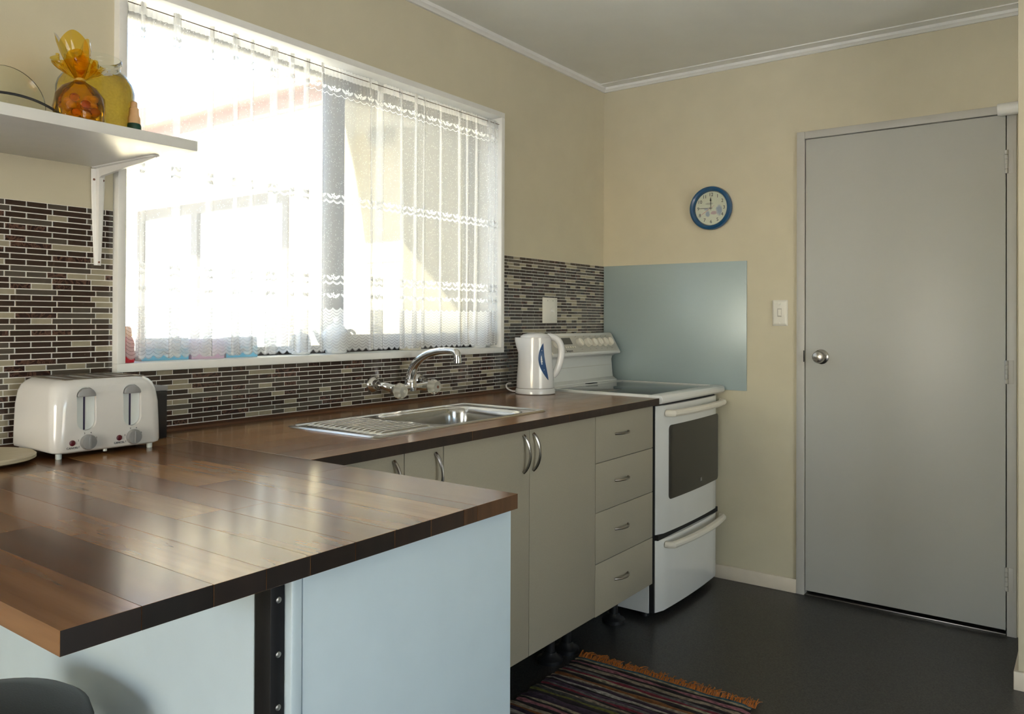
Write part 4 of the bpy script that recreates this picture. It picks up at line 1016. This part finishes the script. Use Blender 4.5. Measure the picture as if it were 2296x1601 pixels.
for i in range(26):
    a = rb.uniform(0, 2*PI); r = 0.030*math.sqrt(rb.random()); z = 0.012+0.045*rb.random()
    obj('sweet', G().ball(bc+Vector((r*math.cos(a), r*math.sin(a), z)), 0.0105, (1, 0.85, 0.8), 10, 6), 'sweet_gold' if i % 3 else 'amber_gel', ba)
obj('tie', G().lathe([(0.0105, 0.084), (0.0115, 0.088), (0.0105, 0.093)], bc, (0, 0, 1), 20), 'sweet_gold', ba)
def ruffle(h0, r0, h1, r1, lean, amp, nf, seg=60):
    g = G(); K_ = 7
    for k in range(K_):
        t = k/(K_-1)
        for i in range(seg):
            a = 2*PI*i/seg; r = (r0+(r1-r0)*t**0.8)*(1+amp*t*math.sin(nf*a+1.3*k*0.6)+0.5*amp*t*math.sin((nf*2+1)*a+2))
            z = h0+(h1-h0)*t + 0.014*t*math.sin(3*a+1.0)
            g.v.append(tuple(bc+Vector((r*math.cos(a)+lean[0]*t, r*math.sin(a)*0.75+lean[1]*t, z))))
    for k in range(K_-1):
        for i in range(seg): j = (i+1) % seg; g.f.append((k*seg+i, k*seg+j, (k+1)*seg+j, (k+1)*seg+i)); g.m.append(0)
    return g
obj('frill', ruffle(0.090, 0.009, 0.118, 0.052, (0.004, 0), 0.13, 6), 'amber_film', ba, ang=60)
obj('frill', ruffle(0.090, 0.008, 0.128, 0.046, (-0.006, 0), 0.17, 5), 'amber_film', ba, ang=60)
obj('frill', ruffle(0.090, 0.007, 0.168, 0.036, (-0.014, 0), 0.16, 2), 'amber_film', ba, ang=60)
oc = at(300, 292, -0.300); oc.z = SZ1
bo = thing('dropper_bottle', oc, 'small dark bottle with peach nozzle cap beside the jar on shelf', 'bottle')
obj('bottle', G().lathe([(0.0145, 0.0), (0.0155, 0.002), (0.0155, 0.026), (0.0145, 0.030), (0.012, 0.033)], oc, (0, 0, 1), 22), 'label_green', bo)
obj('cap', G().lathe([(0.0135, 0.0), (0.0135, 0.012), (0.0105, 0.020), (0.010, 0.034), (0.0075, 0.037), (0.0070, 0.048), (0.005, 0.050)], oc+Vector((0, 0, 0.031)), (0, 0, 1), 20), 'peach_plastic', bo)
dc = at(366, 306, -0.330); dc.z = SZ1
tag(obj('jar_lid', G().lathe([(0.018, 0.0), (0.0195, 0.001), (0.0195, 0.004), (0.016, 0.006), (0.012, 0.0058)], dc, (0, 0, 1), 24), 'black_plastic'), 'small flat black disc near the free end of the shelf', 'lid')
p0, p1, p2 = at(-60, 185, -0.30), at(60, 200, -0.30), at(152, 262, -0.33); p2.z = SZ1+0.003
tag(obj('black_cable', G().tube(bez(at(-200, 230, -0.28), p0, p1+Vector((0.01, 0, 0.004)), p2, 24), 0.0028, 8), 'black_plastic'), 'black cable curving down onto the shelf beside the amber bag', 'cable')
gc = at(20, 260, -0.10); gc.z = SZ1
tag(obj('glass_plate', G().lathe([(0.002, 0.0), (0.068, 0.002), (0.078, 0.009), (0.078, 0.012), (0.068, 0.006), (0.002, 0.004)], gc+Vector((0, 0.012, 0.076)), (0.05, -1, 0.12), 48, cap=False), 'plate_glass'), 'pale green glass plate leaning on the wall at the shelf back', 'plate')

# ================================================================== THINGS ON THE WINDOW SILL
ZS = WZ0+0.022
tpt = Vector((-1.748, 0.046, ZS))
tea = thing('teapot', tpt, 'white china teapot on the window sill behind the net curtain', 'teapot')
obj('body', G().lathe([(0.034, 0.0), (0.037, 0.004), (0.036, 0.012), (0.047, 0.024), (0.0555, 0.042), (0.055, 0.060), (0.045, 0.076), (0.030, 0.086), (0.028, 0.088)], tpt, (0, 0, 1), 36), 'china', tea, ang=60)
obj('lid', G().lathe([(0.031, 0.086), (0.030, 0.090), (0.020, 0.099), (0.008, 0.103), (0.006, 0.108), (0.010, 0.114), (0.008, 0.121), (0.002, 0.123)], tpt, (0, 0, 1), 30), 'china', tea, ang=60)
obj('handle', G().tube(bez(tpt+Vector((0.046, 0, 0.074)), tpt+Vector((0.098, 0, 0.092)), tpt+Vector((0.098, 0, 0.030)), tpt+Vector((0.049, 0, 0.026)), 16), 0.0055, 10), 'china', tea)
obj('spout', G().tube(bez(tpt+Vector((-0.044, 0, 0.034)), tpt+Vector((-0.078, 0, 0.038)), tpt+Vector((-0.074, 0, 0.064)), tpt+Vector((-0.102, 0, 0.082)), 14), [0.013-0.007*i/14 for i in range(15)], 12), 'china', tea)
cc = Vector((-0.966, 0.050, ZS))
cu_ = thing('white_cup', cc, 'white china bowl on the sill in the right corner of the window', 'cup')
obj('bowl', G().lathe([(0.030, 0.0), (0.032, 0.006), (0.040, 0.022), (0.046, 0.045), (0.047, 0.066), (0.0475, 0.068), (0.045, 0.067), (0.043, 0.045), (0.034, 0.020), (0.005, 0.014)], cc, (0, 0, 1), 36), 'china', cu_, ang=60)
obj('rim_band', G().lathe([(0.0472, 0.060), (0.0482, 0.062), (0.0482, 0.067), (0.0474, 0.0685)], cc, (0, 0, 1), 36, cap=False), 'china', cu_)
rc_ = Vector((-1.385, 0.046, ZS))
ra = thing('ramekin', rc_, 'fluted cream ramekin on the sill behind the curtain, right of the teapot', 'bowl')
obj('dish', G().lathe([(0.038, 0.0), (0.041, 0.003), (0.044, 0.040), (0.045, 0.043), (0.041, 0.042), (0.038, 0.008), (0.004, 0.007)], rc_, (0, 0, 1), 64, wob=lambda a, h: 1+(0.015*math.cos(28*a) if h < 0.038 else 0)), 'china_cream', ra, ang=60)
sc_ = Vector((-1.895, 0.050, ZS))
mg = thing('sugar_pot', sc_, 'small white lidded pot on the sill left of the teapot', 'pot')
obj('pot', G().lathe([(0.026, 0.0), (0.030, 0.004), (0.034, 0.022), (0.032, 0.048), (0.028, 0.058)], sc_, (0, 0, 1), 30), 'china', mg, ang=60)
obj('lid', G().lathe([(0.030, 0.058), (0.029, 0.062), (0.014, 0.070), (0.005, 0.073), (0.008, 0.082), (0.003, 0.085)], sc_, (0, 0, 1), 26), 'china', mg, ang=60)
def pack(x0, x1, h, mats, label, y0=0.038, y1=0.072):
    t = thing('card_box', ((x0+x1)/2, (y0+y1)/2, ZS), label, 'box', 'picture boxes on the window sill')
    obj('carton', G().box(x0, x1, y0, y1, ZS, ZS+h), mats[0], t, 0.0008)
    obj('printed_band', G().box(x0-0.0004, x1+0.0004, y0-0.0006, y0, ZS+0.001, ZS+h*0.55), mats[1], t)
    if len(mats) > 2: obj('printed_mark', G().box(x0+(x1-x0)*0.4, x0+(x1-x0)*0.62, y0-0.0012, y0-0.0006, ZS+h*0.30, ZS+h*0.42), mats[2], t)
    return t
pack(-2.437, -2.300, 0.062, ('box_white', 'box_blue', 'box_brown'), 'white carton with light blue band, leftmost box on the sill')
pack(-2.290, -2.185, 0.058, ('box_pink', 'box_pink', 'box_brown'), 'pale pink carton between the blue boxes on the sill')
pack(-2.178, -2.070, 0.062, ('box_white', 'box_blue', 'box_brown'), 'white and light blue carton, rightmost box on the sill')
rd = Vector((-2.487, 0.020, ZS))
rbt = thing('red_bottle', rd, 'slim red bottle with orange cap in the left sill corner', 'bottle')
obj('bottle', G().lathe([(0.0165, 0.0), (0.018, 0.003), (0.018, 0.050), (0.014, 0.064), (0.011, 0.068)], rd, (0, 0, 1), 24), 'red_plastic', rbt)
obj('cap', G().lathe([(0.010, 0.068), (0.012, 0.069), (0.0105, 0.090), (0.006, 0.096)], rd, (0, 0, 1), 20), 'orange_plastic', rbt)

# ================================================================== RUG
RXA, RXB, RYA, RYB = -2.42, -1.150, -1.185, -0.560
rug = thing('rag_rug', (-1.7, -0.87, 0), 'striped multicoloured rag rug with orange fringe on the dark floor', 'rug')
rr_ = random.Random(21)
pal = [(0.02, 0.013, 0.014), (0.035, 0.018, 0.035), (0.26, 0.21, 0.15), (0.30, 0.26, 0.17), (0.16, 0.02, 0.035), (0.02, 0.015, 0.015), (0.12, 0.11, 0.11), (0.06, 0.035, 0.06), (0.04, 0.10, 0.13), (0.20, 0.075, 0.02), (0.28, 0.11, 0.13), (0.05, 0.05, 0.045), (0.13, 0.13, 0.03), (0.33, 0.31, 0.27)]
for i, c in enumerate(pal):
    c = tuple(q*0.8 for q in c)
    mat('rag_%d' % i, c, 0.55, 60, bump=0.9, bscale=240, stretch=(3, 1, 1), rough=0.95)
order = [8, 3, 0, 10, 5, 2, 0, 6, 4, 3, 5, 9, 2, 1, 13, 0, 7, 6, 4, 0, 2, 11, 12, 0, 7, 1, 3, 5, 10, 0, 2, 9, 1, 13, 6, 0]
x = RXB; k = 0
obj('backing', G().box(RXA, RXB, RYA+0.004, RYB-0.004, 0.0005, 0.003), 'rag_0', rug)
while x > RXA+0.004:
    w_ = rr_.uniform(0.009, 0.019); x1 = max(RXA, x-w_)
    g = G(); n = 26; e0, e1 = RYA+rr_.uniform(-0.006, 0.006), RYB+rr_.uniform(-0.006, 0.006); ph = rr_.uniform(0, 6)
    secs = []
    for i in range(n+1):
        y = e0+(e1-e0)*i/n; dx = 0.0028*math.sin(y*17+ph)+0.0012*math.sin(y*61+ph*2); h = 0.0075+0.0012*math.sin(y*40+ph*3)
        end = 0.4 if i in (0, n) else 1
        secs.append([(x+dx+0.0008, y, 0.002), (x+dx-0.001, y, 0.002+h*0.75*end), ((x+x1)/2+dx, y, 0.002+h*end), (x1+dx+0.001, y, 0.002+h*0.75*end), (x1+dx-0.0008, y, 0.002)])
    obj('stripe', g.loft(secs), 'rag_%d' % (order[k % len(order)] if k < 36 else rr_.randrange(len(pal))), rug, ang=60)
    x = x1; k += 1
g = G()
for i in range(240):
    y = RYA-0.01+(RYB-RYA+0.012)*(i+rr_.uniform(-0.4, 0.4))/240; L_ = rr_.choice((0.55, 0.8, 1.0, 1.2))*rr_.uniform(0.030, 0.052); dy = rr_.uniform(-0.02, 0.02)
    g.tube([(RXB-0.004, y, 0.006), (RXB+L_*0.35, y+dy*0.3, 0.011+rr_.uniform(0, 0.008)), (RXB+L_*0.75, y+dy*0.7, 0.007+rr_.uniform(0, 0.010)), (RXB+L_, y+dy, 0.003+rr_.uniform(0, 0.006))], [0.0014, 0.0013, 0.0011, 0.0005], 5)
tag(obj('fringe', g, 'fringe_orange', rug), kind='stuff')

# ================================================================== STOOL
sc = Vector((-3.138, -0.80, 0.034))
sto = thing('bar_stool', (sc.x, sc.y, 0), 'black padded stool in front of the peninsula overhang', 'stool')
obj('seat', G().lathe([(0.110, 0.560), (0.136, 0.564), (0.148, 0.576), (0.151, 0.592), (0.146, 0.608), (0.132, 0.618), (0.10, 0.624), (0.02, 0.626)], sc, (0, 0, 1), 48), 'stool_black', sto, ang=60)
obj('seat_base', G().lathe([(0.05, 0.535), (0.12, 0.545), (0.12, 0.560)], sc, (0, 0, 1), 32), 'black_metal', sto)
for i in range(4):
    a = R(45+90*i); d = Vector((math.cos(a), math.sin(a), 0))
    obj('leg', G().tube([sc+d*0.09+Vector((0, 0, 0.548)), sc+d*0.145+Vector((0, 0, -0.034))], 0.011, 10), 'black_metal', sto)
ring = [sc+Vector((0.135*math.cos(2*PI*i/24), 0.135*math.sin(2*PI*i/24), 0.20)) for i in range(25)]
obj('foot_ring', G().tube(ring, 0.007, 8), 'black_metal', sto)
